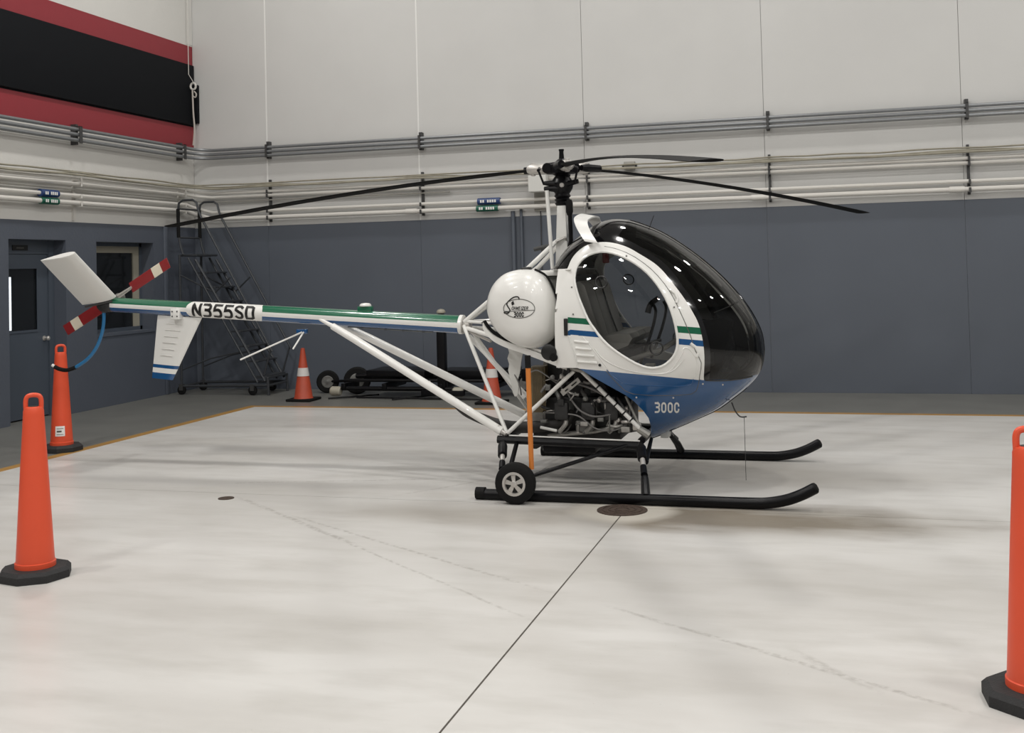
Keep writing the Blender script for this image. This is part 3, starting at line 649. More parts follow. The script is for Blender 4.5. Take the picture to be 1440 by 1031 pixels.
def ribbon(mb, line, wd, fn):
    P = [np.array(p, float) for p in line]; Q = [P[0]]
    for a, b in zip(P, P[1:]):
        m = max(1, int(np.linalg.norm(b-a)/.12))
        for i in range(m): Q.append(a+(b-a)*(i+1)/m)
    L_, R_ = [], []
    for i, p in enumerate(Q):
        d0 = Q[i]-Q[i-1] if i else Q[1]-Q[0]; d1 = Q[i+1]-Q[i] if i < len(Q)-1 else d0
        d0 = d0/(np.linalg.norm(d0)+1e-9); d1 = d1/(np.linalg.norm(d1)+1e-9); t = d0+d1; l = np.linalg.norm(t)
        t = t/l if l > .3 else d0; nrm = np.array([-t[1], t[0]]); k = 1/max(abs(nrm@np.array([-d0[1], d0[0]])), .55)
        e = p if 0 < i < len(Q)-1 else p+t*wd*.45*(1 if i else -1)
        L_.append(e+nrm*wd/2*k); R_.append(e-nrm*wd/2*k)
    n = len(Q); mb.add([fn(p) for p in L_]+[fn(p) for p in R_], [(i, i+1, n+i+1, n+i) for i in range(n-1)])
def text(s, wd, fn, gap=.95, slant=0.0):
    mb = MB(); x = 0.0
    for ch in s:
        if ch != ' ':
            for st in GL[ch]: ribbon(mb, [(x+a+slant*b, b) for a, b in st], wd, fn)
        x += (gap if ch not in 'IW' else gap*(.6 if ch == 'I' else 1.2))
    return mb
# 300C on the tub: baseline from (921,579) to (955,579), height 12 px
part(text('300C', .22, lambda p: on_shell(921.5+p[0]*9.4, 579.5-p[1]*12.5+p[0]*.05, .0025), gap=.97), 'model_lettering', M['whiteink'], tub)

# ---- tail boom
bf, br = hp(651, 456.5), hp(160, 428.5)
bf = np.array((bf[0], YC, bf[2])); br = np.array((br[0], YC, br[2]))
bax = (br-bf)/np.linalg.norm(br-bf); BL = np.linalg.norm(br-bf); bn = np.array((0, -1.0, 0)); bu = np.cross(bn, bax); bu = bu if bu[2] > 0 else -bu
def boom_r(t): return .076-.009*t
def boom_pt(t, ang, off=0.0):     # ang from the near side horizontal, up positive
    r = boom_r(t)+off; return bf+bax*BL*t+(bn*math.cos(ang)+bu*math.sin(ang))*r
def boom_part(t0, t1, a0, a1, off, n, nt=10):
    v = [boom_pt(t0+(t1-t0)*i/nt, a0+(a1-a0)*k/n, off) for i in range(nt+1) for k in range(n+1)]
    return v, [(i*(n+1)+k, i*(n+1)+k+1, (i+1)*(n+1)+k+1, (i+1)*(n+1)+k) for i in range(nt) for k in range(n)]
a1_, a2_ = math.radians(12), math.radians(-20)
mb = MB()
mb.add(*boom_part(0, 1, a1_, math.pi-a1_, 0, 14), 2); mb.add(*boom_part(0, 1, a2_, a1_, 0, 3), 0); mb.add(*boom_part(0, 1, math.pi-a1_, math.pi-a2_, 0, 3), 0); mb.add(*boom_part(0, 1, math.pi-a2_, 2*math.pi+a2_, 0, 14), 1)
for t in (0, 1): mb.add([boom_pt(t, 2*math.pi*k/24) for k in range(24)], [tuple(range(24))], 1)
boom = part(mb, 'tail_boom', [M['hwhite'], M['hblue'], M['hgreen']])
def t_of(px): return (hp(px, 440)[0]-bf[0])/(br[0]-bf[0])
t0, t1 = t_of(374), t_of(267.5)
v, f = [], []; n, nt = 36, 14
for i in range(nt+1):
    for k in range(n):
        a = 2*math.pi*k/n; e = (1-abs(math.cos(a))**2)*.0
        tt = t0+(t1-t0)*i/nt
        if i == nt: tt += -.012*abs(math.sin(a))**3
        if i == 0: tt += .008*abs(math.sin(a))**3
        v.append(boom_pt(tt, a, .0016))
for i in range(nt):
    for k in range(n): f.append((i*n+k, i*n+(k+1) % n, (i+1)*n+(k+1) % n, (i+1)*n+k))
part(MB().add(v, f), 'registration_panel', M['hwhite'], boom, label='white registration panel with black lettering')
HT = .110
def reg(far):
    def fn(p):
        t = t_of(277.5)+(t_of(361)-t_of(277.5))*(p[0]/5.15) if not far else t_of(361)+(t_of(277.5)-t_of(361))*(p[0]/5.15)
        ang = (p[1]-.5)*HT/boom_r(t); return boom_pt(t, ang if not far else math.pi-ang, .0050)
    return fn
part(text('N355SD', .215, reg(False), gap=.92), 'registration_lettering', M['ink'], boom)
part(text('N355SD', .215, reg(True), gap=.92), 'registration_lettering', M['ink'], boom)
p = boom_pt(t_of(513.5), math.pi/2, -.012)
part(MB().box((p[0]-.065, YC-.03, p[2]), (p[0]+.065, YC+.03, p[2]+.05), bev=.006), 'beacon_mount', M['hgreen'], boom)
part(MB().lathe([(0, .052), (.015, .050), (.024, .035), (.028, .005)], (p[0], YC, p[2]+.05), (0, 0, 1), 20), 'beacon_cap', M['hwhite'], boom)
part(MB().lathe([(0, boom_r(0)+.006), (.03, boom_r(0)+.006)], bf+bax*-.005, bax, 28), 'boom_collar', M['hwhite'], boom)
part(MB().lathe([(0, boom_r(0)-.01), (.012, boom_r(0)-.01)], bf-bax*.012, bax, 24), 'boom_end_plate', M['silver'], boom)
for px in (510, 543, 568, 596): p = boom_pt(t_of(px), -math.pi/2, 0); part(MB().box(p-np.array((.012, .012, .012)), p+np.array((.012, .012, .006))), 'cable_clip', M['bracket'], boom, smooth=0)
p0, p1 = boom_pt(t_of(610), -math.pi/2+.1, .004), boom_pt(t_of(490), -math.pi/2+.1, .004); part(MB().tube([p0, p1], .006, 6), 'control_tube', M['engine2'], boom)
# ADF/whip antenna under the boom
p = hp(425, 466); part(MB().box(p+np.array((-.05, -.02, -.02)), p+np.array((.05, .02, .02)), bev=.004), 'antenna_mount', M['hblue'])
part(MB().tube([hp(425, 467, -.02), hp(338, 506, -.12)], .0075, 8), 'antenna_rod', M['hwhite'])
part(MB().tube([hp(427, 467, -.03), hp(412, 491, -.15)], .0075, 8), 'antenna_rod', M['hwhite'])

# ---- fin, stabiliser, tail rotor, guard
def slab(pts, thick, nrm):
    """lens-section slab from a quad: pts = LE-top, TE-top, TE-bottom, LE-bottom"""
    P = [np.array(p, float) for p in pts]; N_ = np.array(nrm, float); N_ /= np.linalg.norm(N_); v = []; f = []; n, m_ = 12, 8
    for j in range(m_+1):
        a = P[0]+(P[3]-P[0])*j/m_; b = P[1]+(P[2]-P[1])*j/m_; ch = np.linalg.norm(b-a)
        for i in range(n+1):
            t = (1-math.cos(math.pi*i/n))/2; th = thick*ch*5*(.2969*math.sqrt(t)-.126*t-.3516*t*t+.2843*t**3-.1015*t**4)*.5+.002
            v.append(a+(b-a)*t+N_*th); v.append(a+(b-a)*t-N_*th)
    W_ = 2*(n+1)
    for j in range(m_):
        for i in range(n):
            k = j*W_+2*i; f.append((k, k+2, k+2+W_, k+W_)); f.append((k+1, k+1+W_, k+3+W_, k+3))
        f.append((j*W_, j*W_+W_, j*W_+W_+1, j*W_+1)); e = j*W_+2*n; f.append((e, e+1, e+1+W_, e+W_))
    for j in (0, m_): f.append(tuple([j*W_+2*i for i in range(n+1)]+[j*W_+2*i+1 for i in range(n, -1, -1)]))
    return v, f
def lerp(a, b, t): return np.array(a)+(np.array(b)-np.array(a))*t
FL, FR, FBR, FBL = hp(284, 447), hp(222, 443), hp(214, 531.5), hp(243, 534.5)      # leading edge forward (right)
def fin_band(s0, s1, m, name, par=None):
    return part(MB().add(*slab([lerp(FL, FBL, s0), lerp(FR, FBR, s0), lerp(FR, FBR, s1), lerp(FL, FBL, s1)], .22, (0, 1, 0))), name, m, par)
fin = fin_band(0, .775, M['hwhite'], 'tail_fin')
fin_band(.775, .828, M['hblue'], 'fin_stripe', fin); fin_band(.828, .905, M['hwhite'], 'fin_stripe', fin); fin_band(.905, 1, M['hblue'], 'fin_tip', fin)
for k in range(6):
    a = lerp(lerp(FL, FBL, .12+.1*k), lerp(FR, FBR, .12+.1*k), .35); b = lerp(lerp(FL, FBL, .12+.1*k), lerp(FR, FBR, .12+.1*k), .75)
    part(MB().tube([a+(0, -.030, 0), b+(0, -.020, 0)], .004, 6), 'fin_rib', M['hwhite'], fin)
c = hp(253, 441); part(MB().box(c+np.array((-.045, -.085, -.05)), c+np.array((.045, .085, .045)), bev=.005), 'fin_bracket', M['hwhite'], fin)
for dx in (-.025, .025):
    for dz in (-.022, .022): part(MB().lathe([(0, .007), (.006, .006)], c+np.array((dx, -.085, dz)), (0, -1, 0), 8), 'bracket_bolt', M['bracket'], fin)
SC, SD, SB, SA = hp(163, 417, -.05), hp(116, 428.5, -.05), hp(106, 356, -.52), hp(58, 367, -.52)
st = part(MB().add(*slab([SC, SD, SA, SB], .30, np.cross(SD-SC, SB-SC))), 'stabiliser', M['hwhite'])
part(MB().add(*slab([lerp(SC, SB, .985), lerp(SD, SA, .985), lerp(SD, SA, 1.012), lerp(SC, SB, 1.012)], .26, np.cross(SD-SC, SB-SC))), 'tip_cap', M['hwhite'], st)
part(MB().tube([hp(158, 424, -.06), hp(120, 431.5, -.06)], .010, 8), 'stabiliser_spar', M['bracket'], st)
g = hp(152, 430)
part(MB().lathe([(-.10, .035), (-.07, .055), (.03, .060), (.05, .05)], g, (1, 0, 0), 18), 'tail_gearbox', M['engine'])
TY = .20
tc_, tA, tB = hp(164, 418.5, TY), hp(233, 372, TY), hp(96, 462.5, TY)
part(MB().lathe([(0, .028), (.22, .028), (.24, .04), (.30, .04)], (tc_[0], YC-.02, tc_[2]), (0, 1, 0), 16), 'tail_rotor_shaft', M['engine2'])
for tip in (tA, tB):
    d = tip-tc_; R = np.linalg.norm(d); d = d/R; R = .655; nn = np.cross(d, (0, 1, 0)); tw = math.radians(8); cdir = nn*math.cos(tw)+np.array((0, 1, 0))*math.sin(tw)
    def band(a, b, ch):
        return slab([tc_+d*R*a+cdir*ch*.5, tc_+d*R*a-cdir*ch*.5, tc_+d*R*b-cdir*ch*.5, tc_+d*R*b+cdir*ch*.5], .12, np.cross(d, cdir))
    bl = part(MB().add(*band(.28, .70, .105)), 'tail_rotor_blade', M['trred'], label='red tail rotor blade with a cream band')
    part(MB().add(*band(.70, .86, .105)), 'cream_band', M['trcream'], bl); part(MB().add(*band(.86, 1, .105)), 'blade_tip', M['trred'], bl)
    part(MB().tube([tc_, tc_+d*R*.3], [.022, .014], 8), 'blade_root', M['silver'], bl)
gp = [(146, 436), (146, 452), (143, 470), (135, 490), (122, 506), (104, 518)]
tg = part(MB().tube([hp(*p_) for p_ in gp], .016, 10, smooth_path=6), 'tail_guard', M['skidblue'], label='curved blue tail guard tube')
part(MB().tube([hp(*p_) for p_ in [(107, 516.5), (95, 520.5), (85, 519.5), (77, 516)]], .019, 10, smooth_path=6), 'guard_sleeve', M['rubber'], tg)
part(MB().tube([hp(78, 516.5), hp(73.5, 513.5)], .015, 8), 'guard_end', M['hwhite'], tg)
part(MB().lathe([(-.02, .025), (.03, .025)], hp(147, 437), (0, 0, 1), 12), 'guard_socket', M['bracket'], tg)

# ---- frame struts (white tubes) behind and below the tank
both('boom_strut', [hp(706, 607, -.42), hp(500, 478, -.14), hp(468, 459, -.09)], [.034, .034, .030], M['hwhite'], 14)
both('strut_fitting', [hp(485, 468, -.115), hp(447, 447.5, -.055)], [.026, .012], M['hwhite'], 10)
both('strut_end', [hp(700, 603, -.41), hp(712, 611, -.43)], [.036, .020], M['silver'], 12)
both('frame_tube', [hp(652, 458, -.05), hp(713, 610, -.43)], .0165, M['hwhite'])
both('frame_tube', [hp(653, 453, -.03), hp(744, 376, -.15), hp(781, 341, -.10), hp(789, 336, -.05)], .0195, M['hwhite'])
both('frame_tube', [hp(655, 452, -.02), hp(700, 455, -.30)], .013, M['hwhite'])
both('frame_tube', [hp(655, 461, -.02), hp(692, 473, -.36)], .018, M['hwhite'])
both('frame_tube', [hp(657, 465, -.02), hp(690, 480, -.30)], .012, M['silver'])
both('frame_tube', [hp(660, 472, .02), hp(738, 560, -.05)], .017, M['hwhite'])
part(MB().lathe([(-.05, .045), (.05, .045)], hp(654, 457), (1, 0, 0), 16), 'frame_cluster', M['silver'])
cr = [(680, 458), (686, 467), (696, 476), (712, 484), (735, 492), (765, 503), (798, 516)]
def beam(dy, wdt, hgt):
    C = spline([hp(a, b, dy) for a, b in cr], 5); mb = MB(); v = []; n = len(C)
    for p_ in C:
        for sy in (-.5, .5):
            for sz in (-.5, .5): v.append((p_.x, p_.y+sy*wdt, p_.z+sz*hgt))
    f = [q for i in range(n-1) for q in ((4*i, 4*i+1, 4*i+5, 4*i+4), (4*i+2, 4*i+6, 4*i+7, 4*i+3), (4*i, 4*i+4, 4*i+6, 4*i+2), (4*i+1, 4*i+3, 4*i+7, 4*i+5))]
    f += [(0, 2, 3, 1), (4*n-4, 4*n-3, 4*n-1, 4*n-2)]
    return mb.add(v, f)
part(beam(-.42, .05, .05), 'tank_cradle', M['hwhite']); part(beam(.42, .05, .05), 'tank_cradle', M['hwhite'])
both('cradle_pad', [hp(a, b-6, -.40) for a, b in cr[:6]], .022, M['rubber'], 8, 4)
# diagonal tubes of the engine bay
both('frame_tube', [hp(714, 609, -.45), hp(807, 522, -.47)], .0165, M['hwhite'])
both('frame_tube', [hp(815, 519, -.47), hp(905, 608, -.45)], .0165, M['hwhite'])
for k, t in enumerate((.28, .42, .56, .69, .80)):
    a, b = np.array(hp(815, 519, -.47)), np.array(hp(905, 608, -.45)); part(MB().tube([lerp(a, b, t), lerp(a, b, t+.016)], .0185, 10), 'tube_clamp', M['ink'])
both('lower_fitting', [hp(898, 603, -.45), hp(912, 612, -.43)], [.028, .036], M['alu'], 10)
both('upper_fitting', [hp(800, 516, -.47), hp(820, 521, -.47)], .024, M['alu'], 8)
both('frame_tube', [hp(880, 557, -.40), hp(903, 607, -.42)], .011, M['alu'])
both('lower_rail', [hp(700, 618, -.45), hp(903, 627, -.45)], .032, M['dark'], 8)
both('rail_cap', [hp(716, 612.5, -.45), hp(900, 620.5, -.45)], .007, M['hwhite'], 6)
for px in (704, 902): a = np.array(hp(px, 620, -.45)); part(MB().tube([a, mirror([a])[0]], .028, 12), 'cross_tube', M['dark'])

# ---- fuel tank
tk = [(687, 433), (689, 415), (697, 398), (711, 385), (728, 379.5), (745, 378.5), (760, 384), (772, 397), (780, 415), (784, 437), (784, 458), (780, 473), (769, 484), (755, 489.5), (740, 489), (722, 482), (704, 469), (692, 452)]
TDY, TH = -.39, .225
tk3 = np.array([hp(a, b, TDY)[[0, 2]] for a, b in closed(tk, 4)]); tcn = tk3.mean(0)
v, f = [], []; n = len(tk3); rings = 15
for i in range(rings):
    ph = -math.pi/2+math.pi*(i+.5)/rings; sc = abs(math.cos(ph))**.62; yy = math.copysign(abs(math.sin(ph))**.9, math.sin(ph))*TH
    for x_, z_ in tk3: v.append((tcn[0]+(x_-tcn[0])*sc, YC+TDY+yy, tcn[1]+(z_-tcn[1])*sc))
for i in range(rings-1):
    for k in range(n): f.append((i*n+k, i*n+(k+1) % n, (i+1)*n+(k+1) % n, (i+1)*n+k))
c0 = len(v); v += [(tcn[0], YC+TDY-TH, tcn[1]), (tcn[0], YC+TDY+TH, tcn[1])]
for k in range(n): f.append((c0, (k+1) % n, k)); f.append((c0+1, (rings-1)*n+k, (rings-1)*n+(k+1) % n))
tank = part(MB().add(v, f), 'fuel_tank', M['hwhite'], smooth=60, label='rounded white fuel tank with an oval badge')
yl = YC+TDY-TH-.003
def tank_y(x_, z_):
    d = tk3-tcn; a = math.atan2(z_-tcn[1], x_-tcn[0]); an = np.arctan2(d[:, 1], d[:, 0]); k = np.argmin(np.abs(np.angle(np.exp(1j*(an-a))))); s_ = min(math.hypot(x_-tcn[0], z_-tcn[1])/np.linalg.norm(d[k]), .98)
    ph = math.acos(s_**(1/.62)); return YC+TDY-(math.sin(ph)**.9)*TH
def on_tank(px, py):
    y = YC+TDY-TH
    for _ in range(8): p_ = on_y(px, py, y); y = .5*y+.5*(tank_y(p_[0], p_[2])-.003)
    return on_y(px, py, y)
lg = MB(); T6 = lambda x, y: (690+x/16, 400+y/16)
def tl(mb, pts, wd): ribbon(mb, [(p_[0]/16, p_[1]/16) for p_ in pts], wd/16, lambda p_: on_tank(690+p_[0], 400+p_[1]))
tl(lg, arc(640, 545, 352, 212, -95, 265, 48), 15); tl(lg, [(300, 618), (430, 605), (980, 580)], 13)
part(lg, 'badge_oval', M['inkgrey'], tank)
lg = MB(); tl(lg, [(v_.x, v_.y) for v_ in spline([(640, 335, 0), (625, 290, 0), (570, 278, 0), (490, 305, 0), (400, 380, 0), (362, 440, 0), (385, 500, 0), (430, 570, 0), (420, 620, 0), (370, 655, 0), (305, 640, 0), (330, 615, 0), (390, 620, 0)], 5)], 26)
tl(lg, [(480, 420), (498, 400), (512, 435), (490, 455)], 36)
part(lg, 'badge_initial', M['ink'], tank)
part(text('CHWEIZER', .2, lambda p_: on_tank(690+(470+p_[0]*54)/16, 400+(570-p_[1]*66)/16), gap=.90, slant=.25), 'badge_lettering', M['ink'], tank)
part(text('300C', .27, lambda p_: on_tank(690+(530+p_[0]*60)/16, 400+(725-p_[1]*92)/16), gap=.96), 'badge_lettering', M['ink'], tank)
part(MB().lathe([(0, .045), (.02, .045), (.025, .02)], on_y(740, 380, YC+TDY), (-.1, 0, 1), 18), 'filler_cap', M['bracket'], tank)
sp_ = [on_y(a, b, YC-.40) for a, b in [(752, 379), (768, 388), (780, 410), (786, 437), (786, 460), (781, 475)]]
part(MB().tube(sp_, .009, 8, smooth_path=5), 'tank_strap', M['rubber'], tank)

# ---- mast, controls, rotor head
hub = hp(790, 237); hx, hz = hub[0], hub[2]
mb = MB(); mz = [(1.70, .055, .085), (1.95, .045, .075), (2.17, .036, .065), (2.23, .034, .06)]; v = []
for z_, wx, wy in mz: v += [(hx-wx, YC-wy, z_), (hx+wx, YC-wy, z_), (hx+wx, YC+wy, z_), (hx-wx, YC+wy, z_)]
mb.add(v, [(4*i+k, 4*i+(k+1) % 4, 4*i+4+(k+1) % 4, 4*i+4+k) for i in range(3) for k in range(4)]+[(3, 2, 1, 0), (12, 13, 14, 15)])
part(mb, 'mast_fairing', M['hwhite'], smooth=0)
part(MB().tube([(hx, YC, 2.2), (hx, YC, hz)], .036, 16), 'mast', M['dark'])
part(MB().tube([hp(801, 292, -.09), hp(803, 338, -.09), hp(795, 375, -.09)], .018, 10), 'control_rod', M['dark'])
part(MB().lathe([(0, .02), (.03, .030), (.10, .030), (.13, .02)], hp(801, 303, -.09), (0, 0, 1), 12), 'rod_boot', M['rubber'])
part(MB().tube([hp(769, 268, -.12), hp(777, 378, -.12)], .016, 10), 'push_rod', M['hwhite'])
part(MB().tube([hp(782, 340, -.12), hp(795, 334, -.08), hp(797, 340, -.06)], .012, 8), 'strut_clevis', M['silver'])
am = lerp(hp(744, 376, -.15), hp(781, 341, -.10), .30); am = np.array(mirror([am])[0])
part(MB().tube([am, am+np.array((-.03, .02, .10))], .010, 8).tube([am+np.array((-.10, .02, .09)), am+np.array((.05, .02, .12))], .018, 8), 'control_bellcrank', M['bracket'])
part(MB().box((-2.36, YC-.13, 1.15), (-2.08, YC+.13, 1.66), bev=.03), 'transmission_case', M['engine2'])
part(MB().box((-2.34, YC-.20, 1.655), (-2.06, YC+.20, 1.70), bev=.01), 'mast_deck', M['hwhite'])
part(MB().box((-2.30, YC-.10, .62), (-2.12, YC+.12, 1.16), bev=.02), 'belt_drive_case', M['engine'])
part(MB().lathe([(0, .045), (.03, .065), (.045, .055), (.06, .068), (.075, .055), (.09, .07), (.11, .06), (.15, .085), (.20, .095), (.235, .075), (.26, .055), (.29, .05)], (hx, YC, hz-.32), (0, 0, 1), 24), 'swashplate', M['dark'])
part(MB().lathe([(0, .02), (.012, .016)], (hx+.02, YC-.098, hz-.145), (0, -1, 0), 14), 'swash_bearing', M['silver'])
part(MB().tube([(hx-.02, YC-.05, hz-.17), (hx-.14, YC-.06, hz-.165)], [.035, .016], 10), 'swash_horn', M['dark'])
part(MB().tube([(hx-.02, YC-.05, hz-.13), (hx-.14, YC-.06, hz-.12)], [.035, .016], 10), 'swash_horn', M['dark'])
part(MB().tube([(hx+.02, YC-.05, hz-.14), (hx+.15, YC-.05, hz-.115)], [.03, .018], 10), 'swash_horn', M['dark'])
part(MB().lathe([(-.10, .045), (-.06, .055), (-.04, .095), (.03, .10), (.05, .06), (.075, .035), (.08, .022), (.14, .018), (.15, .022), (.16, .022)], (hx, YC, hz), (0, 0, 1), 24), 'rotor_hub', M['dark'])
R_ROT = 4.07
for i, az in enumerate((173.5, 53.5, -66.5)):
    a = math.radians(az); d = np.array((math.cos(a), math.sin(a), 0)); s_ = np.array((-math.sin(a), math.cos(a), 0)); H0 = np.array((hx, YC, hz+.005))
    part(MB().tube([H0+d*.04, H0+d*.13], [.055, .048], 14), 'flap_hinge', M['dark'])
    part(MB().tube([H0+d*.11-s_*.055, H0+d*.11+s_*.055], .045, 14), 'hinge_barrel', M['dark'])
    grip = part(MB().tube([H0+d*.12, H0+d*.16, H0+d*.26, H0+d*.30], [.036, .054, .058, .040], 14, flat=.8), 'blade_grip', M['silver'])
    part(MB().lathe([(-.055, .012), (-.05, .022), (.05, .022), (.055, .012)], H0+d*.255, (0, 0, 1), 12), 'grip_bolt', M['silver'], grip)
    part(MB().tube([H0+d*.18+s_*.05, H0+d*.17+s_*.10+np.array((0, 0, -.02))], .014, 8), 'pitch_horn', M['dark'], grip)
    part(MB().tube([H0+d*.17+s_*.10+np.array((0, 0, -.02)), H0+d*.13+s_*.08+np.array((0, 0, -.14))], .009, 8), 'pitch_link', M['dark'], grip)
    part(MB().tube([H0+d*.15-s_*.075, H0+d*.20-s_*.075, H0+d*.36-s_*.065], [.024, .034, .030], 12), 'lag_damper', M['dark'], grip)
    v, f = [], []; n, m_ = 10, 26; ch = .180
    for j in range(m_+1):
        r = .25+(R_ROT-.25)*j/m_; q_ = r/R_ROT; z_ = hz+.005-.335*q_**1.55; pt = math.radians(3.2-1.2*q_)
        c_ = ch if r > .62 else .055+(ch-.055)*((r-.25)/.37)**1.3
        if j == m_: c_ *= .92
        cd = s_*math.cos(pt)+np.array((0, 0, math.sin(pt)))  # leading edge direction
        for sgn_ in (1, -1):
            for k in range(n+1):
                t = (1-math.cos(math.pi*k/n))/2; th = .15*c_*5*(.2969*math.sqrt(t)-.126*t-.3516*t*t+.2843*t**3-.1015*t**4)*.5+.0015
                if r < .62: th = max(th, .012*math.sin(math.pi*min(max(t, .05), .95)))
                v.append(H0*np.array((1, 1, 0))+d*r+np.array((0, 0, z_))+cd*c_*(.3-t)+np.array((0, 0, sgn_*th)))
    W_ = 2*(n+1)
    for j in range(m_):
        for k in range(n):
            b = j*W_+k; f.append((b, b+1, b+1+W_, b+W_)); b += n+1; f.append((b, b+W_, b+1+W_, b+1))
        b = j*W_; f.append((b, b+W_, b+n+1+W_, b+n+1)); f.append((b+n, b+2*n+1, b+2*n+1+W_, b+n+W_))
    for j in (0, m_): f.append(tuple([j*W_+k for k in range(n+1)]+[j*W_+n+1+k for k in range(n, -1, -1)]))
    part(MB().add(v, f), 'rotor_blade', M['rotor'], smooth=50, label=('black main rotor blade reaching back over the tail boom', 'black main rotor blade reaching away towards the back wall', 'black main rotor blade reaching towards the viewer')[i])
part(MB().tube([hp(914, 318), hp(919.5, 303)], .003, 5), 'whip_antenna', M['ink'])

# ---- landing gear
def skid(far):
    mm = (lambda P: mirror(P)) if far else (lambda P: P); dy = -.97; r = .040
    x0, x1 = on_z(690, 697, r)[0], 0
    P = [(-2.62, YC+dy, r), (-1.9, YC+dy, r), (-1.0, YC+dy, r), (-.62, YC+dy, r), (-.50, YC+dy, r+.006), (-.38, YC+dy, r+.030), (-.28, YC+dy, r+.068), (-.185, YC+dy, r+.118)]
    return mm(P)
for far in (False, True):
    mm = (lambda P: mirror(P)) if far else (lambda P: P)
    sk = part(MB().tube(skid(far), .040, 16, smooth_path=4), 'skid', M['dark'], label='black tubular skid upturned at the front')
    part(MB().lathe([(0, .040), (.015, .036), (.025, .02)], mm([(-.19, YC-.97, .156)])[0], (.9, 0, .45), 16), 'skid_cap', M['rubber'], sk)
    part(MB().lathe([(0, .046), (.07, .046)], mm([(-2.645, YC-.97, .046)])[0], (1, 0, 0), 16), 'skid_end', M['rubber'], sk)
    Q = lambda px, py, dy: hp(px, py, dy)
    for nm, pts, r_ in (('landing_leg', [Q(905, 655, -.72), Q(907, 676, -.86), (Q(908, 690, -.97)[0], YC-.97, .06)], [.018, .030, .034]),
                        ('landing_leg', [Q(916, 617, -.33), Q(908, 650, -.68)], [.014, .022]),
                        ('landing_leg', [Q(727, 622, -.45), Q(716, 664, -.80), (Q(713, 690, -.97)[0], YC-.97, .06)], [.018, .020, .030]),
                        ('drag_brace', [Q(905, 619, -.40), Q(716, 680, -.94)], .015)):
        part(MB().tube(mm(pts), r_, 10), nm, M['dark'])
    for (a, b) in (((901, 624, -.50), (906, 668, -.84)), ((707, 622, -.50), (706, 660, -.84))):
        A2, B2 = np.array(Q(*a)), np.array(Q(*b))
        dp = part(MB().tube(mm([lerp(A2, B2, 0), lerp(A2, B2, .12), lerp(A2, B2, .15), lerp(A2, B2, .50), lerp(A2, B2, .52)]), [.020, .032, .038, .036, .024], 12), 'oleo_damper', M['dark'])
        part(MB().tube(mm([lerp(A2, B2, .52), lerp(A2, B2, .74)]), .020, 12), 'damper_sleeve', M['silver'], dp); part(MB().tube(mm([lerp(A2, B2, .74), lerp(A2, B2, 1)]), [.024, .026], 12), 'damper_foot', M['dark'], dp)
# near ground-handling wheel and its lever
wy = YC-1.085; wc = on_y(725, 680.5, wy); WR = .152
wc = np.array((wc[0], wy, WR))
wheel = part(MB().ring([(-.048, .085), (-.05, .12), (-.035, .147), (-.015, WR), (.015, WR), (.035, .147), (.05, .12), (.048, .085), (0, .075)], wc, (0, 1, 0), 32), 'ground_wheel', M['rubber'], label='black tyred ground handling wheel with silver rim')
rm = MB().ring([(-.050, .088), (-.052, .070), (-.034, .066), (-.030, .086)], wc, (0, 1, 0), 28)
for k in range(5):
    a = 2*math.pi*k/5+.4; u_ = np.array((math.cos(a), 0, math.sin(a))); n_ = np.array((-math.sin(a), 0, math.cos(a)))
    rm.prism([wc+u_*.018+n_*.012+(0, -.044, 0), wc+u_*.070+n_*.018+(0, -.040, 0), wc+u_*.070-n_*.018+(0, -.040, 0), wc+u_*.018-n_*.012+(0, -.044, 0)], (0, .01, 0))
rm.lathe([(-.052, .014), (-.048, .024), (-.03, .026)], wc, (0, 1, 0), 16)
part(rm, 'wheel_rim', M['silver'], wheel); part(MB().lathe([(-.026, .078), (.03, .078)], wc, (0, 1, 0), 24), 'rim_back', M['ink'], wheel)
part(MB().tube([wc+(0, .03, 0), wc+(0, .13, -.02)], .02, 10), 'wheel_axle', M['dark'])
la, lb = on_y(742, 500, wy+.07), on_y(747.5, 660, wy+.07)
lev = part(MB().box((0, 0, 0), (0, 0, 0)) if False else MB().tube([lerp(la, lb, .10), lb], .019, 8), 'jack_lever', M['orange_bar'], label='orange lever bar with a black grip')
part(MB().tube([la, lerp(la, lb, .11)], .022, 10), 'lever_grip', M['rubber'], lev)

# ---- engine bay
def ebox(name, a, b, d0, d1, m, bev=.006):
    p, q_ = hp(*a, (d0+d1)/2), hp(*b, (d0+d1)/2); return part(MB().box((p[0], YC+d0, p[2]), (q_[0], YC+d1, q_[2]), bev=bev), name, m)
ebox('engine_block', (775, 553), (892, 603), -.20, .26, M['engine'], .02)
ebox('oil_sump', (760, 598), (880, 614), -.24, .24, M['engine'], .015)
ebox('belly_pan', (772, 619), (846, 632), -.25, .20, M['dark'], .02)
for cx in (797, 834, 866):
    for s in (-1, 1):
        c = hp(cx, 574, -.2); c = np.array((c[0], YC+s*.18, c[2])); pr = []
        for k in range(9): pr += [(.018*k, .062), (.018*k+.009, .062), (.018*k+.009, .048), (.018*k+.018, .048)]
        cy_ = part(MB().lathe(pr, c, (0, s, 0), 18), 'cylinder', M['engine2'])
        e = c+np.array((0, s*.16, 0)); part(MB().box(e+np.array((-.055, 0 if s > 0 else -.06, -.07)), e+np.array((.055, .06 if s > 0 else 0, .07)), bev=.015), 'rocker_cover', M['engine'], cy_)
        part(MB().tube([e+np.array((.02, 0, -.05)), e+np.array((.03, s*.03, -.10)), e+np.array((-.03, s*.01, -.17))], .018, 8, smooth_path=4), 'exhaust_stub', M['alu'], cy_)
        part(MB().tube([e+np.array((-.03, 0, .05)), e+np.array((-.02, s*.02, .10)), e+np.array((-.08, -s*.10, .14))], .017, 8, smooth_path=4), 'intake_tube', M['engine2'], cy_)
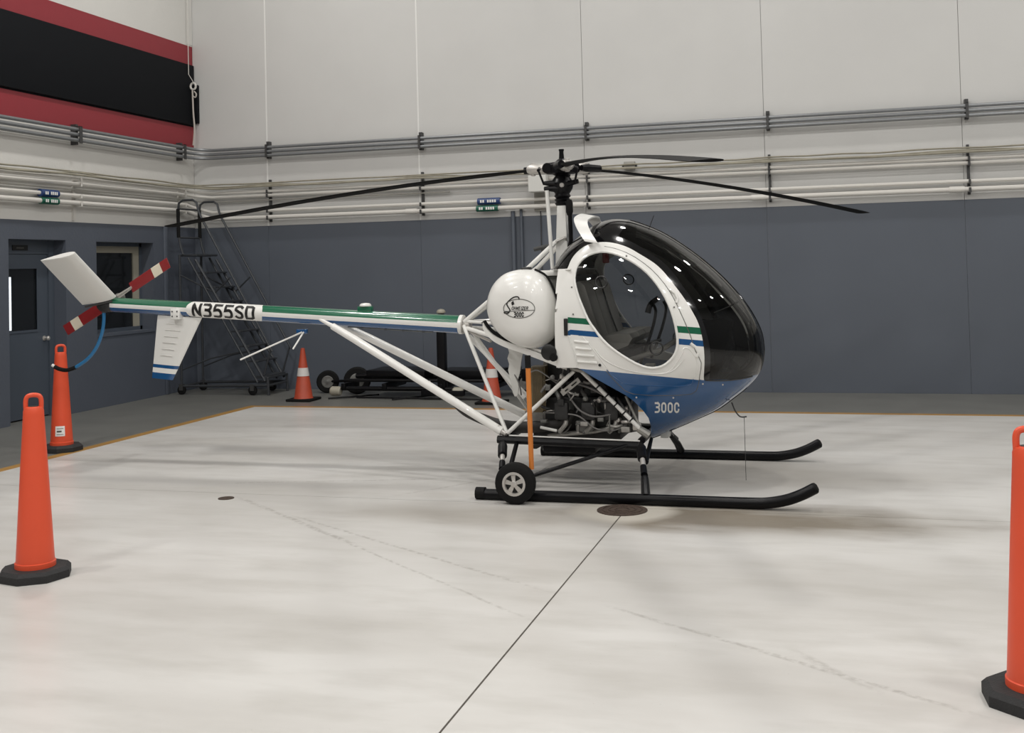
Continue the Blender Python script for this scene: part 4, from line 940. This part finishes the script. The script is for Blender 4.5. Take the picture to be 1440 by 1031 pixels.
for cx, cy, R, dy in ((806, 550, .085, -.10), (838, 553, .10, -.10)):
    c = hp(cx, cy, dy); part(MB().lathe([(0, R), (.012, R), (.014, R*.92), (.05, R*.92), (.052, R), (.065, R)], c, (0, 1, 0), 26), 'belt_pulley', M['engine'])
ebox('oil_cooler', (747, 515), (768, 578), -.30, -.10, M['olive'], .006)
for k in range(9): a = hp(749+2.1*k, 516, -.30); b = hp(749+2.1*k, 577, -.30); part(MB().box((a[0]-.003, YC-.306, b[2]), (a[0]+.003, YC-.30, a[2])), 'cooler_fin', M['olive'], smooth=0)
shr = [hp(a, b, -.05) for a, b in [(764, 508), (790, 520), (797, 545), (790, 575), (775, 592), (742, 592), (738, 578), (764, 572)]]
part(MB().prism(shr, (0, .10, 0)), 'cooling_shroud', M['alu'])
pl = [(714, 489), (716, 496), (713.5, 504), (716, 512), (714.5, 521), (717, 530), (719, 541), (721, 552), (724, 558), (728, 556), (729.5, 545), (728, 534), (731, 524), (733, 508), (735, 497)]
part(MB().prism([hp(a, b, -.22) for a, b in pl], (0, .012, 0)), 'scalloped_plate', M['box_white'])
ebox('air_box', (768, 560), (790, 600), -.12, .15, M['alu'], .01)
part(MB().tube([hp(*p_) for p_ in [(636, 563, .30), (655, 579, .20), (680, 590, .05), (705, 598, -.10), (735, 601, -.22), (770, 599, -.30), (795, 592, -.32), (806, 580, -.34)]], [.030, .040, .046, .048, .048, .046, .042, .034], 14, smooth_path=4), 'exhaust_pipe', M['exhaust'])
part(MB().tube([hp(760, 601, -.38), hp(783, 606, -.38)], .012, 8), 'white_rod', M['box_white'])  # small white rod lying along the exhaust pipe
part(MB().tube([hp(752, 612, -.2), hp(800, 610, -.25), hp(850, 604, -.25), hp(895, 588, -.22)], .018, 8, smooth_path=4), 'intake_pipe', M['alu'])
hoses = [([(796, 549, -.36), (806, 566, -.40), (818, 579, -.42), (838, 586, -.42), (868, 581, -.38)], .0075), ([(765, 580, -.36), (795, 582, -.38), (815, 586, -.40), (836, 602, -.40), (860, 606, -.38), (882, 598, -.36)], .0065),
         ([(742, 526, -.33), (756, 521, -.36), (776, 534, -.36), (790, 545, -.34)], .006), ([(812, 540, -.36), (830, 546, -.38), (850, 556, -.38)], .009), ([(816, 538, -.30), (838, 543, -.34), (852, 558, -.36), (856, 570, -.34)], .007),
         ([(778, 503, -.40), (792, 520, -.38), (782, 540, -.34)], .005), ([(772, 497, -.42), (768, 506, -.42), (780, 510, -.42)], .005), ([(720, 520, -.20), (730, 540, -.24), (733, 556, -.24)], .006), ([(890, 560, -.34), (886, 585, -.36), (900, 598, -.38)], .008), ([(868, 560, -.30), (878, 575, -.34), (898, 600, -.36)], .012)]
both('frame_tube', [hp(700, 455, -.30), (-2.10, YC-.42, 1.30)], .014, M['hwhite'])
both('frame_tube', [hp(692, 473, -.36), (-2.10, YC-.45, 1.02)], .014, M['hwhite'])
for pts, r_ in hoses: part(MB().tube([hp(*p_) for p_ in pts], r_, 8, smooth_path=5), 'hose', M['hose'])
plt = part(MB().prism([hp(a, b, -.455) for a, b in [(787.5, 551), (812.5, 531), (816.5, 537), (792, 557)]], (0, .012, 0)), 'label_plate', M['alu'])
for a in (.25, .62, .75):
    c = lerp(lerp(hp(790, 554, -.457), hp(814.5, 534, -.457), a-.06), lerp(hp(790, 554, -.457), hp(814.5, 534, -.457), a+.10), 0); e = lerp(hp(790, 554, -.457), hp(814.5, 534, -.457), a+.10)
    part(MB().tube([c, e], .006, 6), 'plate_print', M['ink'], plt)
c = hp(777, 494, -.5); part(MB().lathe([(0, .060), (.02, .062), (.025, .05), (.027, .01)], (c[0], YC-.60, c[2]), (0, -1, 0), 22), 'intake_hole_cover', M['ink'])
c = hp(784, 501, -.5); part(MB().lathe([(0, .03), (.03, .03)], (c[0], YC-.61, c[2]), (0, -1, 0), 14), 'intake_elbow', M['rubber'])
part(MB().box((hp(795, 444, -.62)[0]-.012, YC-.635, hp(795, 472, -.62)[2]), (hp(797, 444, -.62)[0]+.006, YC-.60, hp(795, 448, -.62)[2]), bev=.005), 'door_handle', M['ink'])
for a, b, dy in ((845, 560, -.33), (858, 572, -.35), (822, 562, -.36), (872, 590, -.34), (884, 572, -.3), (776, 532, -.36), (790, 528, -.38), (893, 586, -.36)):
    c = hp(a, b, dy); part(MB().lathe([(0, .016), (.02, .020), (.045, .018), (.05, .008)], c, (random.uniform(-.5, .5), -1, random.uniform(-.5, .5)), 12), 'fitting', M['silver'] if random.random() < .4 else M['engine2'])
ebox('magneto', (850, 556), (868, 572), -.36, -.22, M['engine'], .012); ebox('carburettor', (812, 590), (836, 606), -.34, -.20, M['engine2'], .01); ebox('fuel_pump', (872, 575), (888, 596), -.32, -.18, M['engine'], .012)
ebox('firewall', (800, 520), (905, 556), .28, .30, M['engine'], .002)
part(MB().lathe([(0, .055), (.13, .055)], hp(752, 622, -.15), (0, 1, 0), 20), 'muffler_end', M['exhaust'])
ebox('belly_light', (930, 604), (942, 615), -.06, .06, M['box_white'], .01)

rnd = random.Random(11)
for k in range(26):                                     # small lines, brackets and unions crowding the bay
    a, b = rnd.uniform(760, 880), rnd.uniform(535, 604)
    if b < 519+(a-815)*.98+8 and a > 815: b = 519+(a-815)*.98+rnd.uniform(10, 22)
    d = rnd.uniform(-.40, -.28); L_ = rnd.uniform(8, 26); t = rnd.choice((0, .3, 1.2, 1.57, 2.2))
    P_ = [hp(a, b, d), hp(a+L_*.5*math.cos(t), min(b+L_*.5*math.sin(t)+rnd.uniform(-3, 3), 608), d-.02), hp(a+L_*math.cos(t), min(b+L_*math.sin(t), 609), d)]
    part(MB().tube(P_, rnd.choice((.004, .006, .009, .012)), 7, smooth_path=4), 'engine_line', rnd.choice((M['alu'], M['hose'], M['engine'], M['silver'], M['engine2'])))
for a, b, d, m_ in ((835, 548, -.33, 'engine'), (771, 545, -.33, 'engine2'), (822, 596, -.40, 'alu'), (880, 604, -.40, 'alu'), (896, 600, -.40, 'silver'), (765, 592, -.38, 'engine2'), (789, 566, -.40, 'engine'), (845, 590, -.40, 'engine2')):
    c = hp(a, b, d); h_ = np.array((rnd.uniform(.02, .04), .02, rnd.uniform(.012, .03))); part(MB().box(c-h_, c+h_, bev=.005), 'engine_bracket', M[m_])
# ---- cabin interior
def ibox(name, a, b, d0, d1, m, bev=.02): return ebox(name, a, b, d0, d1, m, bev)
fx0, fx1 = -1.95, -.85
flr = [(x_, YC-max(min(shell_y(x_, z_)-.06, .5), .05), z_) for x_, z_ in ((-1.86, .90), (-1.6, .84), (-1.3, .80), (-1.05, .80), (-.85, .82))]; flr = flr+mirror(flr)[::-1]
part(MB().prism(flr, (0, 0, .012)), 'cabin_floor', M['cabin_int'])
part(MB().prism([(-2.03, YC-.52, .90), (-2.03, YC+.52, .90), (-1.985, YC+.50, 1.66), (-1.985, YC-.50, 1.66)], (.014, 0, 0)), 'back_wall_lining', M['cabin_int'])
for s in (-1, 0, 1):
    d0, d1 = s*.335-.155, s*.335+.155
    P = [hp(838, 492, s*.3), hp(845, 480, s*.3), hp(862, 470, s*.3), hp(880, 466, s*.3), hp(890, 469, s*.3), hp(892, 478, s*.3), hp(884, 486, s*.3), hp(858, 492, s*.3)]
    P = [(p_[0], p_[2]) for p_ in [hp(*((a, b)+(0,))) for a, b in [(832, 486), (842, 476), (862, 468), (884, 464), (900, 464), (904, 470), (898, 480), (880, 487), (850, 492)]]]
    part(MB().prism([(x_, YC+d0, z_) for x_, z_ in P], (0, d1-d0, 0)), 'seat_cushion', M['seat'], smooth=50)
    Q_ = [(p_[0], p_[2]) for p_ in [hp(a, b, 0) for a, b in [(826, 398), (832, 394), (840, 400), (856, 450), (862, 470), (850, 478), (838, 470), (828, 430)]]]
    part(MB().prism([(x_, YC+d0, z_) for x_, z_ in Q_], (0, d1-d0, 0)), 'seat_back', M['seat'], smooth=50)
    for k in (-1, 1):
        part(MB().tube([hp(838, 380, s*.335+k*.05), hp(846, 402, s*.335+k*.07), hp(858, 440, s*.335+k*.09), hp(868, 466, s*.335+k*.10)], .020, 6, flat=.25, smooth_path=3), 'seat_belt', M['belt'])
ibox('seat_base', (846, 488), (892, 512), -.48, .48, M['cabin_int'])
part(MB().box((-1.50, YC-.07, .72), (-1.42, YC+.02, .93), bev=.01), 'seat_bracket', M['seat'])
part(MB().prism([(p_[0], YC-.16, p_[2]) for p_ in [hp(a, b, 0) for a, b in [(985, 452), (1020, 446), (1030, 452), (1022, 492), (1010, 530), (985, 536), (978, 500)]]], (0, .32, 0)), 'instrument_console', M['cabin_int'], smooth=20)
for k in range(4):
    for j in range(2):
        c = hp(980, 462+16*k, 0); part(MB().lathe([(0, .03), (.01, .03)], (c[0]-.01+.0*k, YC-.07+.14*j, c[2]), (-1, 0, .1), 14), 'gauge', M['ink'])
part(MB().tube([hp(900, 512, -.28), hp(915, 470, -.28), hp(922, 440, -.28), hp(918, 427, -.28)], .012, 8, smooth_path=5), 'cyclic_stick', M['ink'])
part(MB().tube([hp(911, 440, -.28), hp(915, 428, -.28), hp(926, 419, -.28)], [.024, .022, .02], 10, smooth_path=4), 'cyclic_grip', M['rubber'])
part(MB().tube(mirror([hp(900, 512, -.28), hp(915, 470, -.28), hp(922, 440, -.28), hp(918, 427, -.28)]), .012, 8, smooth_path=5), 'cyclic_stick', M['ink'])
part(MB().tube([hp(870, 497, -.12), hp(905, 484, -.12), hp(930, 478, -.12)], .013, 8), 'collective_lever', M['ink'])
part(MB().tube([hp(880, 508, -.45), hp(930, 492, -.46), hp(965, 470, -.44)], .020, 8), 'sill_tube', M['seat'])
for s in (-.36, -.22, .22, .36):
    part(MB().tube([hp(985, 532, s), hp(1002, 505, s)], .009, 6), 'pedal_arm', M['bracket']); c = hp(1002, 505, s); part(MB().box(c+np.array((-.01, -.04, -.05)), c+np.array((.01, .04, .05)), bev=.005), 'rudder_pedal', M['bracket'])
ibox('headset', (848, 353), (856, 370), .0, .08, M['redfelt'], .01)
# nose wires
part(MB().tube([hp(1029, 566), hp(1034, 578), hp(1041, 586), hp(1050, 586)], .006, 6, smooth_path=4), 'pitot_tube', M['bracket'])
part(MB().tube([hp(1046.5, 587, 0), (hp(1046.5, 587)[0], YC, .012)], .0022, 5), 'ground_wire', M['bracket'])

# ================================================================ traffic cones
def tall_cone(px, py, label, sticker=False, rot=0.0):
    p = on_z(px, py); e = empty('delineator_cone', (p[0], p[1], 0), label, 'cone', 'tall orange delineator cones')
    toc = math.atan2(-p[1], -p[0])+rot                                # the loop faces the camera side
    R_, oc = .205, []
    for k in range(8):
        a = 2*math.pi*(k+.5)/8+toc; oc.append((p[0]+R_*math.cos(a), p[1]+R_*math.sin(a), 0))
    mb = MB(); v = [np.array(q) for q in oc]; c = np.array((p[0], p[1], 0)); v2 = [c+(q-c)*1.0+(0, 0, .042) for q in v]; v3 = [c+(q-c)*.90+(0, 0, .062) for q in v]
    mb.add(v+v2+v3, [(k, (k+1) % 8, 8+(k+1) % 8, 8+k) for k in range(8)]+[(8+k, 8+(k+1) % 8, 16+(k+1) % 8, 16+k) for k in range(8)]+[tuple(range(8))[::-1], tuple(range(16, 24))])
    mb.build('cone_base', M['conebase'], parent=e, smooth=20)
    pr = [(.060, .113), (.090, .113), (.093, .107), (.105, .106), (.62, .077), (.94, .058), (.965, .057), (.985, .050), (.99, .030)]
    MB().lathe(pr, (p[0], p[1], 0), (0, 0, 1), 36).build('cone_body', M['orange'], parent=e, smooth=30)
    u = np.array((-math.sin(toc), math.cos(toc), 0)); lp = []
    for x_, z_ in ((-.041, .965), (-.042, 1.02), (-.034, 1.046), (-.014, 1.055), (.014, 1.055), (.034, 1.046), (.042, 1.02), (.041, .965)): lp.append(np.array((p[0], p[1], z_))+u*x_)
    MB().tube(lp, .0135, 10, smooth_path=4).build('loop_handle', M['orange'], parent=e)
    MB().lathe([(0, .030), (.0015, .030)], (p[0], p[1], .9895), (0, 0, 1), 20).build('handle_hole_shade', M['ink'], parent=e)  # black disc paints the shade inside the hollow cone top
    if sticker:
        def cy(a, z_): r = .1065-(z_-.105)*.0563+.0015; return (p[0]+r*math.cos(toc+a), p[1]+r*math.sin(toc+a), z_)
        o = MB().add([cy(a, z_) for z_ in (.155, .255) for a in np.linspace(-.75, .15, 7)], [(k, k+1, k+8, k+7) for k in range(6)]).build('sticker', M['whiteink'], parent=e)
        def cy2(a, z_): q = np.array(cy(a, z_)); return q+np.array((math.cos(toc+a), math.sin(toc+a), 0))*.001
        for z0, z1, a0, a1 in ((.195, .212, -.60, -.15), (.228, .234, -.62, .02), (.170, .175, -.62, .02)):
            MB().add([cy2(a, z_) for z_ in (z0, z1) for a in np.linspace(a0, a1, 5)], [(k, k+1, k+6, k+5) for k in range(4)]).build('sticker_print', M['inkgrey'], parent=o)
    return e
tall_cone(50, 811, 'tall orange cone on a black octagonal base, nearest on the left', rot=-.1)
tall_cone(87, 633.5, 'tall orange cone with a white sticker, standing before the grey door', True, rot=.15)
tall_cone(1459, 988, 'tall orange cone cut off by the right edge of the photo', rot=.2)
def small_cone(px, py, label):
    p = on_z(px, py); e = empty('traffic_cone', (p[0], p[1], 0), label, 'cone', 'low traffic cones with collars')
    MB().box((p[0]-.18, p[1]-.18, 0), (p[0]+.18, p[1]+.18, .032), bev=.01).build('cone_base', M['rubber'], parent=e)
    f = lambda z_: .125-(z_-.03)*.148
    MB().lathe([(.03, .135), (.045, f(.045)), (.70, f(.70)), (.705, .015)], (p[0], p[1], 0), (0, 0, 1), 28).build('cone_body', M['orange_old'], parent=e)
    MB().lathe([(.33, f(.33)), (.33, f(.33)+.003), (.44, f(.44)+.003), (.44, f(.44))], (p[0], p[1], 0), (0, 0, 1), 28).build('reflective_collar', M['reflect'], parent=e)
small_cone(427, 563, 'weathered orange traffic cone with white collar beside the rolling ladder')
small_cone(692, 567, 'weathered orange traffic cone with white collar, seen through the helicopter struts')

# ================================================================ floor drains
p = on_z(875, 718); dn = MB().lathe([(0, .178), (.006, .178), (.007, .170)], (p[0], p[1], 0), (0, 0, 1), 36).build('drain_cover', M['rust']); tag(dn, 'large rusty round drain cover beside the helicopter skid', 'drain cover')
for rr in (.05, .095, .14): MB().tube([(p[0]+rr*math.cos(a), p[1]+rr*math.sin(a), .008) for a in np.linspace(0, 2*math.pi, 25)], .005, 6, cap=False).build('cover_ring', M['rust'], parent=dn)
p = on_z(318, 701); tag(MB().lathe([(0, .062), (.004, .062), (.005, .05), (.003, .045)], (p[0], p[1], 0), (0, 0, 1), 20).build('drain_cover', M['rust']), 'small dark round drain cap in the open floor under the tail boom', 'drain cover')

# ================================================================ rolling ladder in the corner
YN, YF = 14.26, 14.83
LD = empty('rolling_ladder', (-8.5, 14.6, 0), 'dark grey rolling warehouse ladder parked in the wall corner', 'ladder')
def lp(mb, name, m=None): return mb.build(name, m or M['ladder'], parent=LD)
PX0, PX1, PZ = -9.14, -8.93, 2.03                      # platform
FXX = -7.82                                            # foot of the stairs
for Y in (YN, YF):
    lp(MB().tube([(PX1+.02, Y, PZ-.08), (FXX, Y, .20)], .020, 8), 'stringer'); lp(MB().tube([(PX1-.10, Y, PZ-.05), (FXX-.12, Y, .18)], .016, 8), 'stringer_brace')
    lp(MB().tube([(PX0-.03, Y, PZ), (PX0-.03, Y, .10)], .018, 8), 'rear_leg')
    lp(MB().tube([(PX0-.03, Y, .12), (FXX+.04, Y, .14)], .020, 8), 'base_rail')
    lp(MB().tube([(PX0-.02, Y, PZ-.30), (PX1+.30, Y, PZ-.55)], .012, 8), 'side_brace'); lp(MB().tube([(PX0-.03, Y, .35), (PX0+.45, Y, .52), (PX0+.95, Y, .62)], .010, 8), 'side_brace')
    lp(MB().tube([(PX0+.03, Y, PZ), (PX0-.015, Y, 2.16), (PX0-.04, Y, 2.30), (PX0-.045, Y, 2.68), (PX0-.03, Y, 2.78), (PX0+.03, Y, 2.82), (PX0+.20, Y, 2.82), (PX0+.26, Y, 2.78), (PX0+.29, Y, 2.66), (PX0+.34, Y, 2.55), (PX0+.45, Y, 2.36), (-7.76, Y, .72), (-7.70, Y, .62)], .017, 8), 'handrail')
    lp(MB().tube([(PX0-.043, Y, 2.28), (PX0-.047, Y, 2.70)], .026, 8), 'grip_sleeve', M['rubber'])
    lp(MB().tube([(-8.35, Y, 1.68), (-8.62, Y, 1.45)], .012, 8), 'rail_post'); lp(MB().tube([(-7.72, Y, .66), (FXX-.02, Y, .28)], .014, 8), 'rail_post')
    lp(MB().tube([(FXX+.04, Y, .25), (FXX+.05, Y, .0)], .020, 8), 'front_foot')
    for x_ in (PX0-.03, FXX-.20):
        wh = lp(MB().lathe([(-.018, .055), (-.015, .065), (.015, .065), (.018, .055)], (x_, Y, .065), (0, 1, 0), 18), 'caster_wheel', M['rubber'])
        MB().box((x_-.03, Y-.028, .06), (x_+.03, Y-.020, .15)).box((x_-.03, Y+.020, .06), (x_+.03, Y+.028, .15)).build('caster_fork', M['bracket'], parent=wh, smooth=0)
lp(MB().box((PX0-.02, YN, PZ-.03), (PX1+.04, YF, PZ), bev=.004), 'platform')
for z_ in (2.28, 2.70): lp(MB().tube([(PX0-.045, YN, z_), (PX0-.045, YF, z_)], .014, 8), 'guard_bar')
for k in range(8):
    t = (k+.9)/8.2; x_ = PX1+.02+(FXX-PX1-.02)*t; z_ = PZ-.08+(.20-PZ+.08)*t
    lp(MB().box((x_-.10, YN, z_-.012), (x_+.06, YF, z_+.012), bev=.004), 'tread')
lp(MB().box((FXX-.14, YN, .235), (FXX+.06, YF, .26), bev=.004), 'tread')
lp(MB().tube([(PX0-.03, YN, .12), (PX0-.03, YF, .12)], .018, 8), 'cross_rail'); lp(MB().tube([(FXX+.04, YN, .14), (FXX+.04, YF, .14)], .018, 8), 'cross_rail')
lp(MB().box((PX1+.62, YN-.006, 1.09), (PX1+.76, YN-.001, 1.125)), 'rating_label', M['box_grey'])

# ================================================================ black tow dolly by the back wall
DL = empty('tow_dolly', (-5.4, 14.3, 0), 'low black wheeled tow dolly lying along the back wall', 'dolly')
def dp_(mb, name, m=None): return mb.build(name, m or M['dark'], parent=DL)
for (Y, z_, x0, x1, r_) in ((14.05, .13, -6.55, -4.6, .030), (14.05, .24, -6.5, -4.3, .022), (14.45, .26, -6.5, -4.1, .035), (14.72, .20, -6.6, -3.8, .035), (14.25, .09, -6.3, -4.4, .016)): dp_(MB().tube([(x0, Y, z_), (x1, Y, z_)], r_, 8), 'frame_bar')
for x_ in (-6.5, -5.9, -5.1, -4.4): dp_(MB().box((x_-.03, 14.0, .12), (x_+.03, 14.75, .20), bev=.005), 'cross_member')
dp_(MB().box((-6.20, 14.1, .28), (-5.35, 14.7, .37), bev=.012), 'deck'); dp_(MB().box((-5.2, 14.2, .26), (-4.2, 14.72, .36), bev=.012), 'deck')
dp_(MB().box((-5.38, 14.018, .205), (-5.24, 14.022, .24)), 'white_tag', M['whiteink'])
for x_, Y, R in ((-6.52, 14.52, .19), (-7.02, 14.62, .16), (-4.05, 14.5, .17), (-3.75, 14.7, .17)):
    wv = dp_(MB().lathe([(-.05, R*.6), (-.05, R*.9), (-.03, R), (.03, R), (.05, R*.9), (.05, R*.6)], (x_, Y, R), (.35, -1, 0), 24), 'wheel', M['rubber'])
    MB().lathe([(.046, R*.58), (.054, R*.50), (.050, R*.2), (.056, .02)], (x_, Y, R), (.35, -1, 0), 20).build('rim', M['engine2'], parent=wv)
dp_(MB().tube([(-7.02, 14.62, .16), (-6.52, 14.52, .19)], .02, 8), 'axle'); dp_(MB().tube([(-4.1, 14.5, .17), (-3.75, 14.7, .17)], .02, 8), 'axle')
for x_ in (-6.62, -4.85): dp_(MB().lathe([(0, .05), (.02, .065), (.13, .065), (.15, .05)], (x_-.07, 14.02, .095), (1, 0, 0), 16), 'roller', M['beige'])
for a, b in (((-6.65, 13.85, .015), (-6.1, 14.3, .02)), ((-5.7, 13.8, .015), (-5.3, 14.3, .02)), ((-6.3, 14.0, .015), (-4.4, 13.9, .015))): dp_(MB().tube([a, b], .012, 6), 'loose_bar')
dp_(MB().box((-5.14, 14.02, .10), (-5.03, 14.13, .98), bev=.006), 'upright_post'); dp_(MB().box((-5.17, 13.99, .92), (-5.00, 14.16, 1.0), bev=.006), 'post_collar'); dp_(MB().box((-5.12, 14.04, 1.0), (-5.05, 14.11, 1.14), bev=.004), 'post_neck')
dp_(MB().lathe([(0, .060), (.02, .062), (.045, .045), (.055, .01)], (-5.085, 14.075, 1.14), (0, 0, 1), 18), 'post_knob', M['beige'])
dp_(MB().box((-5.35, 13.95, .05), (-4.75, 14.02, .12), bev=.006), 'post_foot')
for k in range(6):
    x_ = -4.35+.13*k; dp_(MB().box((x_, 14.35+.04*(k % 3), .20), (x_+.09, 14.6, .36+.03*(k % 2)), bev=.01), 'fitting')
